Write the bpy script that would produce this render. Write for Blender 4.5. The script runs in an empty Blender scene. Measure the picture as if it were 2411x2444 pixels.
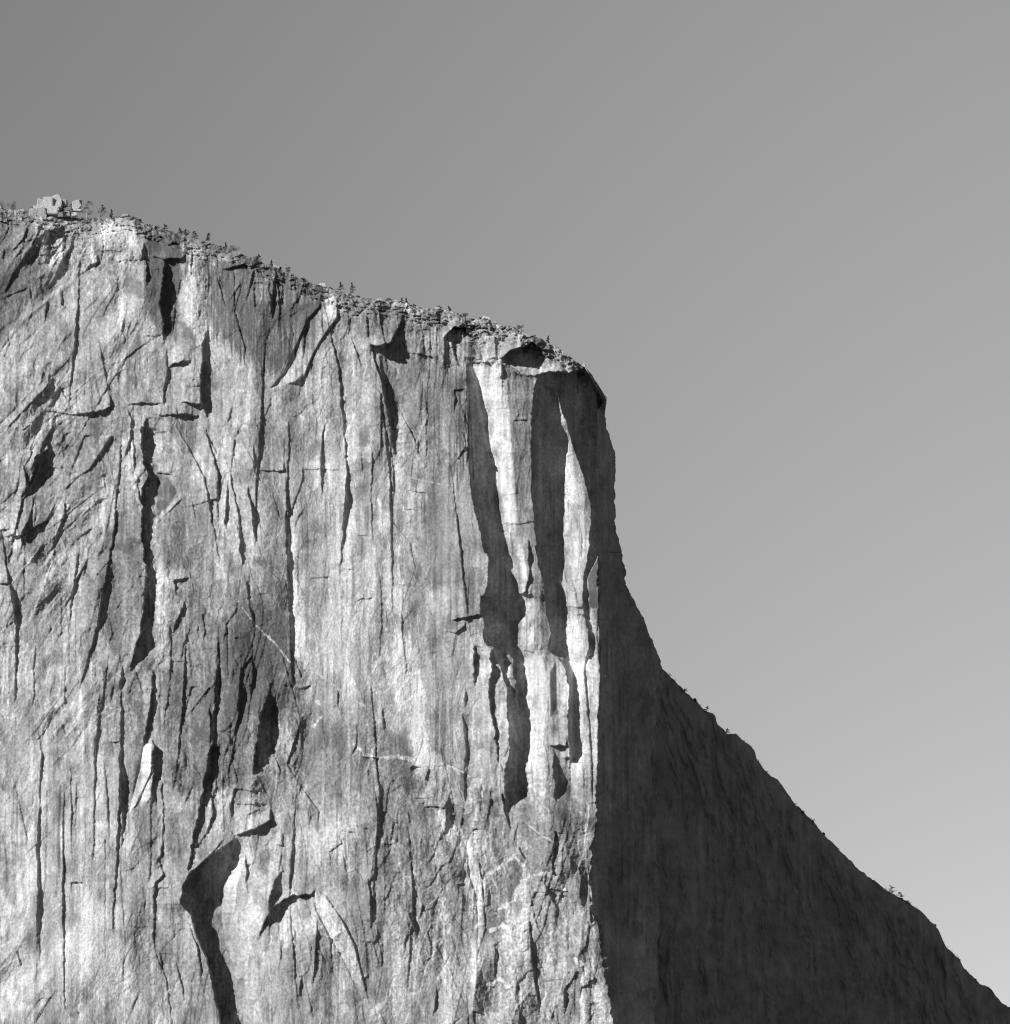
import bpy, math, random
import numpy as np
random.seed(7)
rng = np.random.RandomState(11)
C = bpy.context.scene.collection
PXM, Y0 = 0.35, 2500.0          # metres per photo pixel on the wall plane, camera distance
CAMZ, ZB = 2.0, 150.0           # eye height, height of the lower edge of the view on the wall
def world(px, py, h):
    """photo coordinates on the wall plane + relief h (in pixels, towards the valley) -> metres"""
    Y = Y0 - h * PXM
    k = Y / Y0
    return (px - 1205.5) * PXM * k, Y, CAMZ + (ZB + (2444 - py) * PXM - CAMZ) * k

# ------------------------------------------------------------------ noise
_T = {}
def perlin(x, y, s=0):
    if s not in _T:
        a = np.random.RandomState(100 + s).rand(256, 256) * 2 * np.pi
        _T[s] = (np.cos(a).astype(np.float32), np.sin(a).astype(np.float32))
    gx, gy = _T[s]
    x = np.asarray(x, dtype=np.float32) + 1000; y = np.asarray(y, dtype=np.float32) + 1000
    x, y = np.broadcast_arrays(x, y)
    xi = np.floor(x).astype(np.int32); yi = np.floor(y).astype(np.int32)
    xf = x - xi; yf = y - yi
    u = xf**3 * (xf * (xf * 6 - 15) + 10); v = yf**3 * (yf * (yf * 6 - 15) + 10)
    x0 = xi & 255; x1 = (xi + 1) & 255; y0 = yi & 255; y1 = (yi + 1) & 255
    def g(a, b, dx, dy): return gx[a, b] * dx + gy[a, b] * dy
    n0 = g(x0, y0, xf, yf) * (1 - u) + g(x1, y0, xf - 1, yf) * u
    n1 = g(x0, y1, xf, yf - 1) * (1 - u) + g(x1, y1, xf - 1, yf - 1) * u
    return (n0 * (1 - v) + n1 * v) * 1.4
def fbm(x, y, s=0, o=4, g=.5):
    r = 0; a = 1; t = 0
    for i in range(o):
        r = r + a * perlin(x * 2.03**i, y * 2.03**i, s + i); t += a; a *= g
    return r / t * 1.3

def tri(x, y, s):
    """continuous relief of flat triangles meeting in creases"""
    T = np.random.RandomState(700 + s).rand(256, 256).astype(np.float32) - .5
    x, y = x + .35 * y + 500, y + .2 * x + 500
    xi = np.floor(x).astype(np.int32); yi = np.floor(y).astype(np.int32); a = x - xi; b = y - yi
    v = lambda i, j: T[(xi + i) & 255, (yi + j) & 255]
    v11, v00 = v(1, 1), v(0, 0)
    return np.where(a > b, v00 + a * (v(1, 0) - v00) + b * (v11 - v(1, 0)), v00 + b * (v(0, 1) - v00) + a * (v11 - v(0, 1)))
def jag(y, s, sp):
    """jagged one-dimensional noise with straight runs"""
    t = np.random.RandomState(900 + int(s)).rand(512) * 2 - 1
    return np.interp((np.asarray(y) / sp) % 500, np.arange(512), t)
def facets(x, y, s, tilt=.5):
    """rock broken into cells, each a plane with its own tilt"""
    R = np.random.RandomState(500 + s); T = R.rand(5, 256, 256).astype(np.float32)
    xi = np.floor(x).astype(np.int32); yi = np.floor(y).astype(np.int32)
    best = np.full(x.shape, 1e9, np.float32); out = np.zeros(x.shape, np.float32)
    for a in (-1, 0, 1):
        for b in (-1, 0, 1):
            i = (xi + a) & 255; j = (yi + b) & 255
            dx = x - (xi + a + T[0, i, j]); dy = y - (yi + b + T[1, i, j]); d = dx * dx + dy * dy
            v = (T[2, i, j] - .5) + tilt * 2 * ((T[3, i, j] - .5) * dx + (T[4, i, j] - .5) * dy)
            m = d < best; best = np.where(m, d, best); out = np.where(m, v, out)
    return out
def ss(a, b, x):
    t = np.clip((x - a) / (b - a), 0, 1); return t * t * (3 - 2 * t)
def terrace(q, K, sharp=.12):
    t = q * K; f = np.floor(t)
    return (f + ss(1 - sharp, 1, t - f)) / K

# ------------------------------------------------------------------ frames of reference for measured positions
CR = dict(A=(0, 440, .33578), B=(560, 560, .33578), C=(1000, 700, .33578), D=(0, 1040, .33578), E=(560, 1100, .33578),
          G=(1060, 1300, .34167), H=(0, 1640, .41617), I=(500, 1640, .41632), J=(900, 1740, .3643), K=(1400, 1500, .53043), M=(0, 0, 1.265))
KX, KZ = 1.2, .74               # sun: sideways and downwards run of a shadow per unit of depth
def conv(c, pts):
    ox, oy, s = CR[c]
    return [(ox + p[0] * s, oy + p[1] * s) + tuple(q * s for q in p[2:]) for p in pts]

# vertical steps: (frame, options, [(x, y, shadow width), ...]).  options: a = share that stands out, R/L = run of the flanks
ST = [
('A', {}, [(1180,560,30),(1170,660,80),(1140,740,115),(1130,850,95),(1165,1000,50),(1170,1110,8)]),
('A', {'a':.6}, [(1475,1030,5),(1445,1150,65),(1435,1300,90),(1425,1450,105),(1440,1580,75),(1480,1665,12)]),
('A', {}, [(1185,1180,8),(1185,1350,25),(1160,1540,12)]),
('A', {}, [(1810,700,10),(1812,860,18)]),
('A', {'a':.8}, [(1020,420,4),(1015,500,45),(1012,535,10)]),
('A', {}, [(1045,540,10),(1040,650,50),(1040,715,5)]),
('A', {}, [(918,1610,15),(935,1720,25),(920,1820,20),(895,1905,15)]),
('A', {}, [(1045,1680,30),(1010,1780,75),(1000,1850,70),(1030,1915,30)]),
('A', {}, [(110,1010,10),(80,1090,12),(30,1220,8)]),
('A', {}, [(905,780,5),(900,900,10),(860,1070,4)]),
('A', {}, [(330,850,20),(320,960,8)]),
('A', {}, [(400,990,10),(395,1110,5)]),
('A', {}, [(470,1080,12),(420,1160,6)]),
('A', {}, [(1440,1740,10),(1490,1820,25),(1530,1900,15)]),
('A', {}, [(1255,1560,5),(1255,1620,18)]),
('A', {}, [(1640,1600,15),(1620,1680,10)]),
('A', {}, [(300,340,4),(270,430,14),(215,560,14),(210,640,8)]),
('A', {}, [(180,500,10),(90,640,18),(40,760,12)]),
('A', {'a':.7}, [(440,770,6),(435,860,30),(520,890,5)]),
('A', {}, [(1690,1700,6),(1690,1770,10)]),
('A', {}, [(350,1300,10),(350,1420,20),(300,1540,8)]),
('A', {}, [(960,1240,4),(960,1330,8),(975,1500,3)]),
('A', {}, [(1660,640,12),(1665,800,18),(1650,900,10)]),
('B', {}, [(1030,880,8),(1050,1000,30),(1070,1100,45),(1080,1200,50),(1100,1300,40),(1110,1380,30),(1115,1470,10)]),
('B', {'a':.9,'L':60}, [(1195,590,20),(1180,640,40),(1140,720,70),(1100,780,70),(1015,830,10)]),
('B', {}, [(830,740,8),(870,850,20),(895,930,10)]),
('B', {}, [(940,590,25),(950,720,15),(965,790,8)]),
('B', {}, [(1545,760,40),(1565,850,35),(1590,930,10)]),
('B', {}, [(1565,1110,8),(1570,1180,18),(1560,1250,5)]),
('B', {}, [(350,1460,8),(350,1600,6),(352,1700,10)]),
('B', {}, [(130,1500,4),(140,1640,10)]),
('B', {}, [(900,1540,4),(900,1600,15),(905,1665,10)]),
('B', {}, [(1305,1480,18),(1305,1545,10)]),
('B', {}, [(1130,1390,18),(1120,1450,10),(1135,1545,22)]),
('B', {'L':30,'R':60}, [(1150,1395,6),(1240,1450,6),(1300,1530,7),(1350,1640,6),(1400,1710,3)]),
('B', {}, [(800,1800,5),(805,1905,20)]),
('B', {}, [(640,390,3),(615,500,8),(560,560,10),(520,600,8)]),
('B', {}, [(440,790,5),(400,920,10),(340,1010,5)]),
('B', {}, [(260,1120,4),(250,1200,10),(220,1285,8)]),
('B', {}, [(555,1080,4),(553,1210,8)]),
('B', {}, [(1460,840,3),(1500,940,10),(1600,920,3)]),
('B', {}, [(1230,920,4),(1225,1010,8)]),
('B', {}, [(820,600,12),(810,700,10)]),
('G', {'a':.8,'L':25,'R':12}, [(590,-20,14),(592,40,25),(597,200,25),(570,330,30),(540,350,5)]),
('G', {'a':.9,'L':22,'R':20}, [(835,790,8),(855,850,30),(862,900,50),(875,1000,45),(875,1200,48),(878,1380,58),(888,1485,50),(890,1500,5)]),
('G', {}, [(760,1440,8),(768,1520,45),(770,1650,65),(773,1740,60),(780,1800,10)]),
('G', {'a':.2,'L':10,'R':14}, [(210,730,30),(207,800,65),(208,880,65),(215,970,15)]),
('G', {'a':.3,'R':20}, [(320,760,40),(330,830,60),(330,910,60),(310,980,40),(320,1100,60),(340,1250,48),(370,1400,32),(395,1570,10)]),
('G', {'a':.2,'R':20}, [(440,960,5),(445,1050,55),(447,1180,110),(455,1300,110),(465,1450,95),(440,1560,95),(422,1660,120),(425,1760,110),(440,1800,20)]),
('G', {'a':1,'L':18,'R':8}, [(450,740,4),(480,800,60),(492,870,80),(503,960,72),(512,1100,58),(528,1220,35),(538,1270,5)]),
('G', {}, [(130,1200,5),(145,1300,15),(158,1450,12),(155,1750,8)]),
('G', {}, [(845,200,5),(850,260,10)]),
('G', {}, [(715,790,8),(735,830,10)]),
('G', {}, [(240,1480,5),(255,1600,8),(265,1700,5)]),
('D', {}, [(335,95,50),(250,150,110),(230,280,90),(195,370,50),(160,435,15)]),
('D', {}, [(240,450,20),(215,580,20),(155,680,55),(155,780,8)]),
('D', {}, [(132,440,8),(135,600,8),(137,710,10)]),
('D', {}, [(10,700,8),(40,920,22),(70,1080,22),(100,1240,15),(130,1390,4)]),
('D', {'a':.4,'R':30,'L':60}, [(1000,-30,60),(1015,80,55),(1020,200,60),(1060,270,75),(1050,310,90),(1010,390,90),(1010,480,105),(1010,600,80),(1012,700,66),(1017,800,66),(1032,900,62),(1045,1000,52),(1030,1100,65),(1022,1250,72),(995,1400,90),(965,1500,100),(945,1580,60),(925,1680,5)]),
('D', {}, [(930,0,10),(900,100,12),(885,165,8)]),
('D', {}, [(945,40,15),(960,180,22),(940,290,10)]),
('D', {}, [(975,290,18),(985,420,25),(1000,480,15)]),
('D', {'R':20}, [(1460,-40,15),(1500,100,28),(1530,200,30),(1555,300,30),(1545,450,22),(1547,600,12),(1560,700,3)]),
('D', {'R':16,'L':20}, [(1620,330,8),(1615,400,22),(1605,500,32),(1600,600,32),(1610,650,6)]),
('D', {'R':20,'L':20}, [(1635,290,18),(1660,400,20),(1690,500,20),(1700,620,15),(1705,720,25),(1707,830,40),(1720,915,12)]),
('D', {'R':20,'L':20}, [(1765,380,10),(1785,500,35),(1800,600,40),(1820,740,14)]),
('D', {}, [(1800,60,3),(1805,170,8),(1805,235,5)]),
('D', {}, [(1840,560,5),(1850,640,12),(1855,740,5)]),
('D', {}, [(560,810,4),(537,960,22),(512,1150,18),(497,1300,12),(490,1500,5)]),
('D', {}, [(620,880,8),(600,950,18),(590,1040,10)]),
('D', {}, [(460,490,20),(448,600,22),(390,720,15),(382,840,6)]),
('D', {}, [(425,1000,3),(430,1200,8),(435,1330,9),(430,1460,4)]),
('D', {}, [(1240,1040,25),(1245,1080,28),(1250,1115,8)]),
('D', {}, [(1505,1065,8),(1480,1165,6)]),
('D', {}, [(780,1300,4),(797,1400,12),(775,1465,6)]),
('D', {}, [(860,1180,12),(835,1218,14)]),
('D', {}, [(915,1310,8),(880,1400,10),(850,1500,6)]),
('D', {}, [(1340,1385,6),(1310,1480,16),(1290,1570,8)]),
('D', {}, [(1440,1280,15),(1455,1400,18),(1440,1480,8)]),
('D', {'R':24}, [(1550,1490,5),(1550,1600,25),(1552,1750,38),(1545,1900,30),(1540,1960,8)]),
('D', {}, [(1205,1360,10),(1215,1500,16),(1210,1700,12),(1195,1760,4)]),
('D', {}, [(970,1690,10),(1000,1800,10),(1030,1850,6)]),
('D', {}, [(1085,1690,20),(1085,1800,30),(1072,1900,20)]),
('D', {}, [(580,1410,6),(560,1560,5)]),
('D', {}, [(850,1560,5),(820,1700,8),(780,1900,8)]),
('D', {}, [(1600,1410,12),(1580,1465,5)]),
('D', {}, [(1740,1000,6),(1790,1200,8),(1805,1350,12)]),
('D', {}, [(440,1740,6),(430,1840,6)]),
('D', {}, [(460,1660,10),(462,1900,14)]),
('E', {'R':40}, [(800,205,8),(797,280,26),(790,400,15),(775,520,12),(770,610,8)]),
('E', {'R':40}, [(965,250,6),(972,330,15),(975,430,16),(982,520,12),(995,625,3)]),
('E', {}, [(990,680,5),(1010,810,4)]),
('E', {'a':.1,'R':14}, [(360,130,10),(380,380,10),(385,520,12),(382,800,10),(400,1050,10),(400,1350,12),(400,1400,3)]),
('E', {}, [(85,870,12),(110,1050,14),(130,1170,6)]),
('E', {}, [(435,1430,10),(470,1530,16)]),
('E', {}, [(1445,1500,3),(1447,1700,6),(1447,1820,4)]),
('H', {'R':36,'a':.4}, [(1550,30,8),(1505,120,55),(1482,250,70),(1465,380,60),(1448,480,25)]),
('E', {}, [(735,1650,18),(735,1730,12)]),
('E', {}, [(1045,1770,5),(1060,1900,12)]),
('E', {}, [(1620,1800,4),(1640,1905,15)]),
('E', {}, [(590,1150,4),(570,1215,4)]),
('E', {}, [(60,1650,7),(30,1740,8),(20,1905,5)]),
('E', {'R':60}, [(1010,700,3),(1040,900,10),(1045,1150,12),(1030,1400,8)]),
('E', {'R':60}, [(1200,900,4),(1190,1200,10),(1220,1500,8)]),
('E', {}, [(500,330,3),(450,400,10),(430,460,8)]),
('H', {}, [(215,240,4),(240,400,12),(235,530,8)]),
('H', {'a':.3,'R':20}, [(405,470,5),(410,700,14),(410,800,14),(415,980,4)]),
('H', {}, [(437,560,9),(438,650,11),(430,900,4)]),
('H', {}, [(218,920,2),(222,1100,9),(215,1300,16),(210,1510,4)]),
('H', {}, [(600,880,9),(604,1000,3),(600,1150,6),(598,1560,3)]),
('H', {'a':.2,'R':14}, [(600,430,4),(610,560,14),(620,740,12),(628,850,3)]),
('H', {'a':.8,'L':16}, [(680,340,5),(688,480,22),(692,650,35),(700,820,14),(700,930,5)]),
('H', {}, [(640,300,6),(650,400,6)]),
('H', {}, [(690,1060,8),(705,1300,8),(715,1450,5)]),
('H', {'a':1,'L':26,'R':8}, [(877,318,15),(878,330,66),(878,430,66),(875,520,48),(873,600,32),(868,670,6)]),
('H', {}, [(870,60,14),(857,130,36),(838,250,36),(825,318,40)]),
('H', {'L':20,'R':20}, [(865,640,6),(863,900,8),(860,1060,10),(848,1135,6)]),
('H', {'L':20,'R':20}, [(925,550,14),(935,700,8),(932,900,9),(925,960,20),(900,1005,10)]),
('H', {'L':30,'R':30}, [(915,1010,14),(935,1075,22),(895,1120,22),(880,1200,25),(885,1300,15),(880,1400,10),(880,1490,8),(915,1590,9),(955,1680,9),(970,1800,9),(985,1940,6)]),
('H', {}, [(1105,480,5),(1100,570,14),(1065,650,8)]),
('H', {'R':26}, [(1210,345,10),(1187,450,35),(1167,600,36),(1142,720,45),(1112,850,40),(1092,960,45),(1080,1040,30)]),
('H', {}, [(1240,550,8),(1215,660,14),(1220,740,22),(1182,840,22),(1150,895,6)]),
('H', {'a':.45,'R':34,'L':90}, [(1340,870,5),(1300,905,44),(1180,985,128),(1085,1070,182),(1050,1150,196),(1035,1240,204),(1085,1290,158),(1130,1420,132),(1175,1540,128),(1208,1620,124),(1222,1720,134),(1245,1820,138),(1270,1930,146),(1330,2150,170),(1400,2500,170)]),
('H', {}, [(310,1750,5),(230,1870,12),(185,1940,8)]),
('H', {}, [(1010,1590,10),(1040,1700,16),(1055,1790,5)]),
('H', {}, [(915,1520,5),(928,1590,6)]),
('H', {}, [(1090,1370,10),(1130,1500,22),(1160,1630,8)]),
('H', {}, [(1385,40,14),(1362,140,8)]),
('H', {}, [(1322,220,8),(1318,345,6)]),
('H', {}, [(1345,590,10),(1322,700,22),(1325,740,8)]),
('H', {}, [(1620,900,5),(1600,1060,8)]),
('H', {}, [(100,1520,8),(118,1590,12)]),
('H', {}, [(210,1570,10),(205,1670,8)]),
('H', {}, [(1540,1370,6),(1555,1600,5),(1560,1940,3)]),
('I', {'a':.3,'R':26}, [(415,1050,6),(382,1120,30),(352,1200,62),(340,1300,62),(318,1365,35),(275,1455,3)]),
('I', {}, [(845,220,8),(838,330,14),(810,395,5)]),
('I', {}, [(945,565,5),(960,680,12),(970,800,14),(955,875,5)]),
('I', {}, [(912,1110,8),(925,1220,24),(930,1330,14)]),
('I', {}, [(1140,710,4),(1150,800,6),(1182,895,4)]),
('I', {}, [(1150,1320,12),(1185,1415,14)]),
('I', {}, [(995,1460,8),(985,1595,12)]),
('I', {}, [(545,1680,5),(565,1760,6),(590,1890,6)]),
('I', {}, [(990,130,6),(1005,225,12)]),
('I', {}, [(690,1440,10),(697,1560,8)]),
('I', {}, [(415,850,14),(418,900,10)]),
('J', {}, [(575,-20,12),(585,120,12),(592,240,8)]),
('J', {}, [(580,290,5),(580,455,7)]),
('J', {}, [(380,210,4),(390,350,7),(395,480,3)]),
('J', {}, [(200,540,6),(225,650,5),(255,745,3)]),
('J', {}, [(210,1215,16),(240,1290,16),(262,1355,10)]),
('J', {}, [(350,1290,10),(330,1330,12),(350,1400,14)]),
('J', {}, [(385,1415,8),(432,1525,10)]),
('J', {}, [(980,1020,5),(1010,1140,10),(1030,1230,14),(1060,1320,9),(1098,1380,3)]),
('J', {}, [(1105,960,12),(1100,1010,10),(1130,1080,26),(1160,1150,18),(1182,1205,5)]),
('J', {}, [(1110,1040,10),(1095,1160,8)]),
('J', {'R':60}, [(580,1570,6),(560,1700,8),(530,1820,6),(500,1940,5)]),
('J', {}, [(855,750,7),(860,845,6)]),
('J', {}, [(915,630,12),(895,755,10)]),
('J', {'R':10}, [(925,790,20),(945,825,40),(965,850,15)]),
('J', {'R':14}, [(1165,690,30),(1155,800,38),(1152,900,28),(1160,955,8)]),
('J', {}, [(1215,780,12),(1210,900,12)]),
('J', {}, [(1230,1280,5),(1250,1430,9)]),
('J', {}, [(740,420,15),(738,495,12),(720,600,10)]),
('J', {'R':12}, [(820,440,30),(830,520,35),(855,580,25),(870,650,15)]),
('J', {'R':12}, [(905,450,14),(900,520,16),(885,600,12)]),
('J', {}, [(1320,920,12),(1338,975,6)]),
('J', {}, [(1390,1060,8),(1400,1150,12),(1400,1255,22)]),
('J', {}, [(1350,1560,12),(1357,1660,6)]),
('J', {}, [(1280,1140,5),(1285,1240,9)]),
('J', {}, [(25,550,12),(15,700,10)]),
('J', {}, [(50,740,5),(48,1180,5)]),
('J', {}, [(1420,1000,8),(1405,880,8)]),
]
ST += [('M', dict(R=r_, L=l_, a=.5), p_) for r_, l_, p_ in (
 (50, 70, [(232,790,2),(215,1000,7),(185,1180,8),(150,1300,2)]), (40, 60, [(95,850,2),(40,950,8),(15,1060,4)]), (70, 70, [(545,800,2),(540,1000,6),(552,1290,5)]),
 (60, 80, [(610,570,2),(640,700,6),(655,900,7),(640,1100,2)]), (50, 60, [(720,760,2),(736,900,5),(741,1150,2)]), (60, 70, [(230,1240,2),(226,1500,8),(212,1750,3)]),
 (50, 60, [(205,1240,2),(180,1400,5),(176,1620,2)]), (50, 60, [(412,1180,2),(402,1400,9),(372,1560,3)]), (50, 70, [(330,800,2),(385,900,7),(412,1050,3)]),
 (60, 70, [(500,650,2),(492,800,6),(480,1000,2)]), (50, 60, [(150,500,2),(142,640,7),(130,760,2)]), (60, 60, [(560,1480,2),(545,1700,6),(562,1900,2)]),
 (50, 50, [(700,1300,2),(716,1500,6),(700,1750,2)]), (50, 60, [(80,1380,2),(70,1600,6),(75,1820,2)]), (50, 60, [(850,880,2),(870,1050,6),(888,1200,2)]),
 (40, 50, [(352,1180,2),(345,1330,8),(330,1480,2)]), (40, 50, [(455,1240,2),(450,1350,7),(430,1460,2)]), (40, 50, [(770,1560,2),(780,1700,7),(770,1860,2)]),
 (44, 50, [(690,620,3),(720,720,9),(735,800,4)]), (40, 60, [(20,1100,2),(30,1180,7),(28,1320,2)]), (50, 60, [(120,1500,2),(118,1700,6),(122,1900,2)]))]
ST += [
('G', {'R':10,'L':14}, [(618,480,3),(600,560,12),(590,640,8),(575,700,3)]),
('G', {'R':8,'L':10}, [(885,230,6),(915,320,12),(925,400,4)]), ('G', {'R':8}, [(862,1180,4),(866,1340,8),(860,1380,3)]),
('G', {'R':10}, [(700,1320,4),(690,1390,12),(720,1450,8),(730,1560,10),(725,1640,4)]), ('G', {'R':10}, [(640,1700,5),(655,1800,10)]),
('C', {'R':12}, [(690,760,3),(705,860,8),(690,900,3)]), ('C', {'R':12}, [(770,1500,3),(760,1580,8),(775,1640,4)]), ('C', {'R':14}, [(665,1640,4),(650,1720,12),(670,1860,6)]),
('C', {'R':10}, [(1150,1640,3),(1160,1760,10),(1150,1860,5)]), ('C', {'R':12}, [(610,560,10),(580,600,12)]),
('C', {'R':20}, [(1060,400,6),(1075,450,25),(1060,500,10)]), ('C', {'R':16}, [(940,330,8),(925,420,22),(940,480,8)]),
]
# overhangs: (frame, options, [(x, y, shadow height), ...])
RF = [
('A', {'a':.8,'U':40}, [(1205,1300,6),(1250,1272,40),(1300,1258,40),(1355,1252,5)]),
('A', {}, [(915,1565,4),(1010,1553,20),(1160,1558,5)]),
('A', {'a':.8}, [(1300,1548,10),(1340,1550,40),(1420,1562,50)]),
('A', {}, [(1110,1640,6),(1250,1640,18),(1300,1632,45),(1410,1645,10)]),
('A', {}, [(330,1610,6),(520,1640,8),(640,1625,25),(780,1592,38)]),
('A', {}, [(1035,1075,4),(1110,1085,5)]),
('A', {}, [(620,580,3),(690,555,26)]),
('A', {}, [(345,443,8),(400,443,8)]),
('A', {}, [(1330,1428,7),(1420,1435,8)]),
('A', {}, [(1590,600,8),(1660,592,25),(1740,570,25),(1906,600,10)]),
('A', {'a':.8,'U':30}, [(1090,520,8),(1180,530,30),(1290,530,30),(1320,500,5)]),
('A', {}, [(310,330,5),(380,330,45),(430,350,20)]),
('A', {}, [(700,470,5),(860,472,6)]),
('A', {}, [(850,540,5),(1000,535,8)]),
('A', {}, [(1810,700,8),(1870,705,10)]),
('A', {}, [(1120,1760,6),(1190,1762,8)]),
('B', {'a':.95,'U':60}, [(970,790,50),(1040,785,60),(1110,770,60),(1150,700,10)]),
('B', {}, [(200,1675,3),(345,1680,24)]),
('B', {}, [(500,1665,5),(640,1665,8),(735,1672,6)]),
('B', {}, [(1385,640,5),(1580,642,12)]),
('B', {}, [(1640,665,22),(1750,655,28),(1840,675,18)]),
('B', {'a':.5,'U':24}, [(1490,730,10),(1520,690,70),(1570,655,100),(1640,655,70),(1655,700,10)]),
('B', {}, [(1640,868,8),(1740,885,18)]),
('B', {}, [(1690,908,10),(1906,910,10)]),
('B', {}, [(1230,1820,4),(1355,1835,9)]),
('B', {}, [(1120,1380,6),(1160,1385,6)]),
('B', {}, [(1565,1100,10),(1620,1105,8)]),
('C', {'a':.7,'U':40}, [(600,450,50),(640,412,110),(730,385,125),(810,350,125),(860,380,90),(890,440,20)]),
('C', {'a':.6}, [(640,330,4),(720,315,18),(790,310,20)]),
('C', {}, [(500,462,10),(590,458,12)]),
('C', {}, [(870,570,8),(940,560,22),(1010,565,10)]),
('C', {}, [(840,400,10),(920,400,22),(980,440,10)]),
('C', {}, [(560,240,5),(580,270,18)]),
('D', {}, [(12,665,22),(58,663,22)]),
('D', {}, [(70,706,20),(135,706,20)]),
('D', {}, [(890,730,5),(1000,765,6)]),
('D', {'a':.8}, [(1120,265,10),(1200,268,18),(1240,290,5)]),
('D', {}, [(0,1045,22),(52,1055,18)]),
('D', {}, [(1220,1022,8),(1300,1022,16),(1350,1005,8)]),
('D', {}, [(685,465,7),(752,450,7)]),
('D', {}, [(1860,245,6),(1906,248,6)]),
('D', {}, [(980,990,6),(1045,1000,8)]),
('G', {'a':.8,'U':30}, [(65,525,16),(130,510,22),(250,488,22)]),
('G', {'a':.9,'U':30}, [(745,1402,20),(800,1404,52),(850,1404,30)]),
('G', {}, [(860,1488,16),(935,1488,6)]),
('G', {}, [(655,1052,5),(712,1055,6)]),
('G', {}, [(580,1755,5),(640,1760,6)]),
('G', {'a':.8}, [(535,345,14),(600,345,20)]),
('G', {}, [(1000,1810,5),(1060,1802,6)]),
('H', {}, [(415,1116,14),(462,1120,10)]),
('H', {}, [(385,1890,4),(455,1868,8)]),
('H', {'a':.7,'U':30}, [(1360,850,10),(1400,830,20),(1480,805,32),(1545,768,45),(1555,765,5)]),
('H', {}, [(1350,590,9),(1480,595,7)]),
('H', {}, [(1360,670,7),(1520,672,7)]),
('H', {}, [(1210,350,16),(1250,348,12)]),
('H', {}, [(885,1150,8),(960,1152,8)]),
('H', {}, [(640,312,8),(680,315,8)]),
('E', {}, [(550,838,6),(660,825,7)]),
('E', {}, [(878,530,4),(935,530,8)]),
('E', {}, [(860,1000,5),(900,980,7),(972,975,7)]),
('E', {}, [(470,1620,7),(535,1598,12)]),
('E', {}, [(160,950,4),(230,940,6)]),
('I', {'a':.5,'U':20}, [(350,1270,40),(420,1225,55),(480,1193,34),(580,1190,34),(605,1165,5)]),
('I', {}, [(885,400,5),(965,406,12)]),
('I', {}, [(1160,458,6),(1200,458,6)]),
('I', {}, [(390,905,5),(426,908,5)]),
('I', {}, [(835,795,4),(945,820,5)]),
('I', {}, [(735,1520,5),(768,1520,6)]),
('J', {}, [(235,245,6),(285,248,6)]),
('J', {}, [(285,485,7),(310,485,7)]),
('J', {}, [(318,508,12),(435,518,14)]),
('J', {}, [(980,440,4),(1045,443,6)]),
('J', {}, [(1120,1048,8),(1245,1062,9)]),
('J', {}, [(385,245,4),(455,235,5)]),
('J', {}, [(690,1690,5),(770,1690,6)]),
('J', {}, [(1340,1790,4),(1450,1800,5)]),
]
RF += [
('C', {}, [(590,1638,6),(700,1640,7),(815,1620,8)]), ('C', {}, [(680,905,5),(760,900,7)]), ('C', {}, [(590,1440,3),(690,1420,6)]), ('C', {}, [(1040,1170,4),(1090,1150,6)]),
('G', {}, [(840,255,10),(870,300,12),(900,330,8)]), ('G', {}, [(870,430,4),(960,440,6)]), ('G', {}, [(570,740,8),(620,752,6)]), ('G', {}, [(820,1200,5),(868,1198,6)]),
('G', {'a':.7}, [(1000,780,12),(1050,772,16)]), ('G', {}, [(600,1440,4),(650,1430,6)]), ('G', {'a':.8}, [(350,720,6),(430,735,18),(520,722,8)]),
('C', {}, [(680,190,6),(760,215,12)]), ('C', {}, [(960,420,10),(1040,450,20)]),
]
# tilted facets: (frame, polygon, lift, slope along x, slope along y, feather)
FC = [
('B', [(625,400),(730,450),(735,590),(610,760),(560,850),(495,1010),(430,1050),(260,1090),(350,990),(440,790),(520,600),(600,520)], 3, .30, .1, 5),
('A', [(640,1100),(700,1100),(740,1300),(790,1560),(720,1560),(650,1250)], 2, .25, 0, 5),
('A', [(170,920),(400,740),(540,650),(530,690),(380,800),(180,960),(0,1180),(0,1040)], 3, .2, -.2, 10),
('A', [(0,1700),(330,1370),(380,1370),(330,1440),(60,1720)], 3, .3, -.2, 4),
('D', [(1280,420),(1290,450),(1080,660),(1080,620),(1120,560)], 4, .3, -.2, 3),
('D', [(600,0),(800,0),(640,240),(560,290),(480,320)], 2, .3, -.15, 6),
('D', [(780,380),(820,330),(780,560),(720,820),(640,900),(720,700)], 2, .5, 0, 4),
('H', [(1100,0),(1200,0),(1100,130),(1040,190),(1060,150)], 3, .4, -.1, 4),
('D', [(1380,1900),(1520,1720),(1530,1750),(1420,1900)], 3, .4, -.2, 4),
('H', [(820,325),(872,325),(868,490),(780,680),(740,720),(770,560)], 6, .45, 0, 3),
('I', [(590,1170),(660,1190),(760,1330),(830,1470),(915,1810),(870,1790),(760,1550),(690,1440),(610,1280)], 2, .30, 0, 5),
('J', [(590,830),(665,850),(690,1050),(712,1310),(650,1480),(662,1300),(640,1080),(600,950)], 3, .5, 0, 4),
('H', [(270,600),(345,560),(340,900),(320,1200),(260,1200)], 0, .2, 0, 8),
('G', [(735,880),(790,820),(795,1150),(740,1200)], -3, -.35, 0, 3),
('H', [(1120,900),(1280,870),(1240,930),(1120,1030)], 2, .2, .3, 4),
('H', [(1030,1310),(1090,1280),(1140,1500),(1215,1640),(1250,1930),(1190,1930),(1150,1600),(1090,1400)], 3, .2, 0, 4),
]
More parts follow.
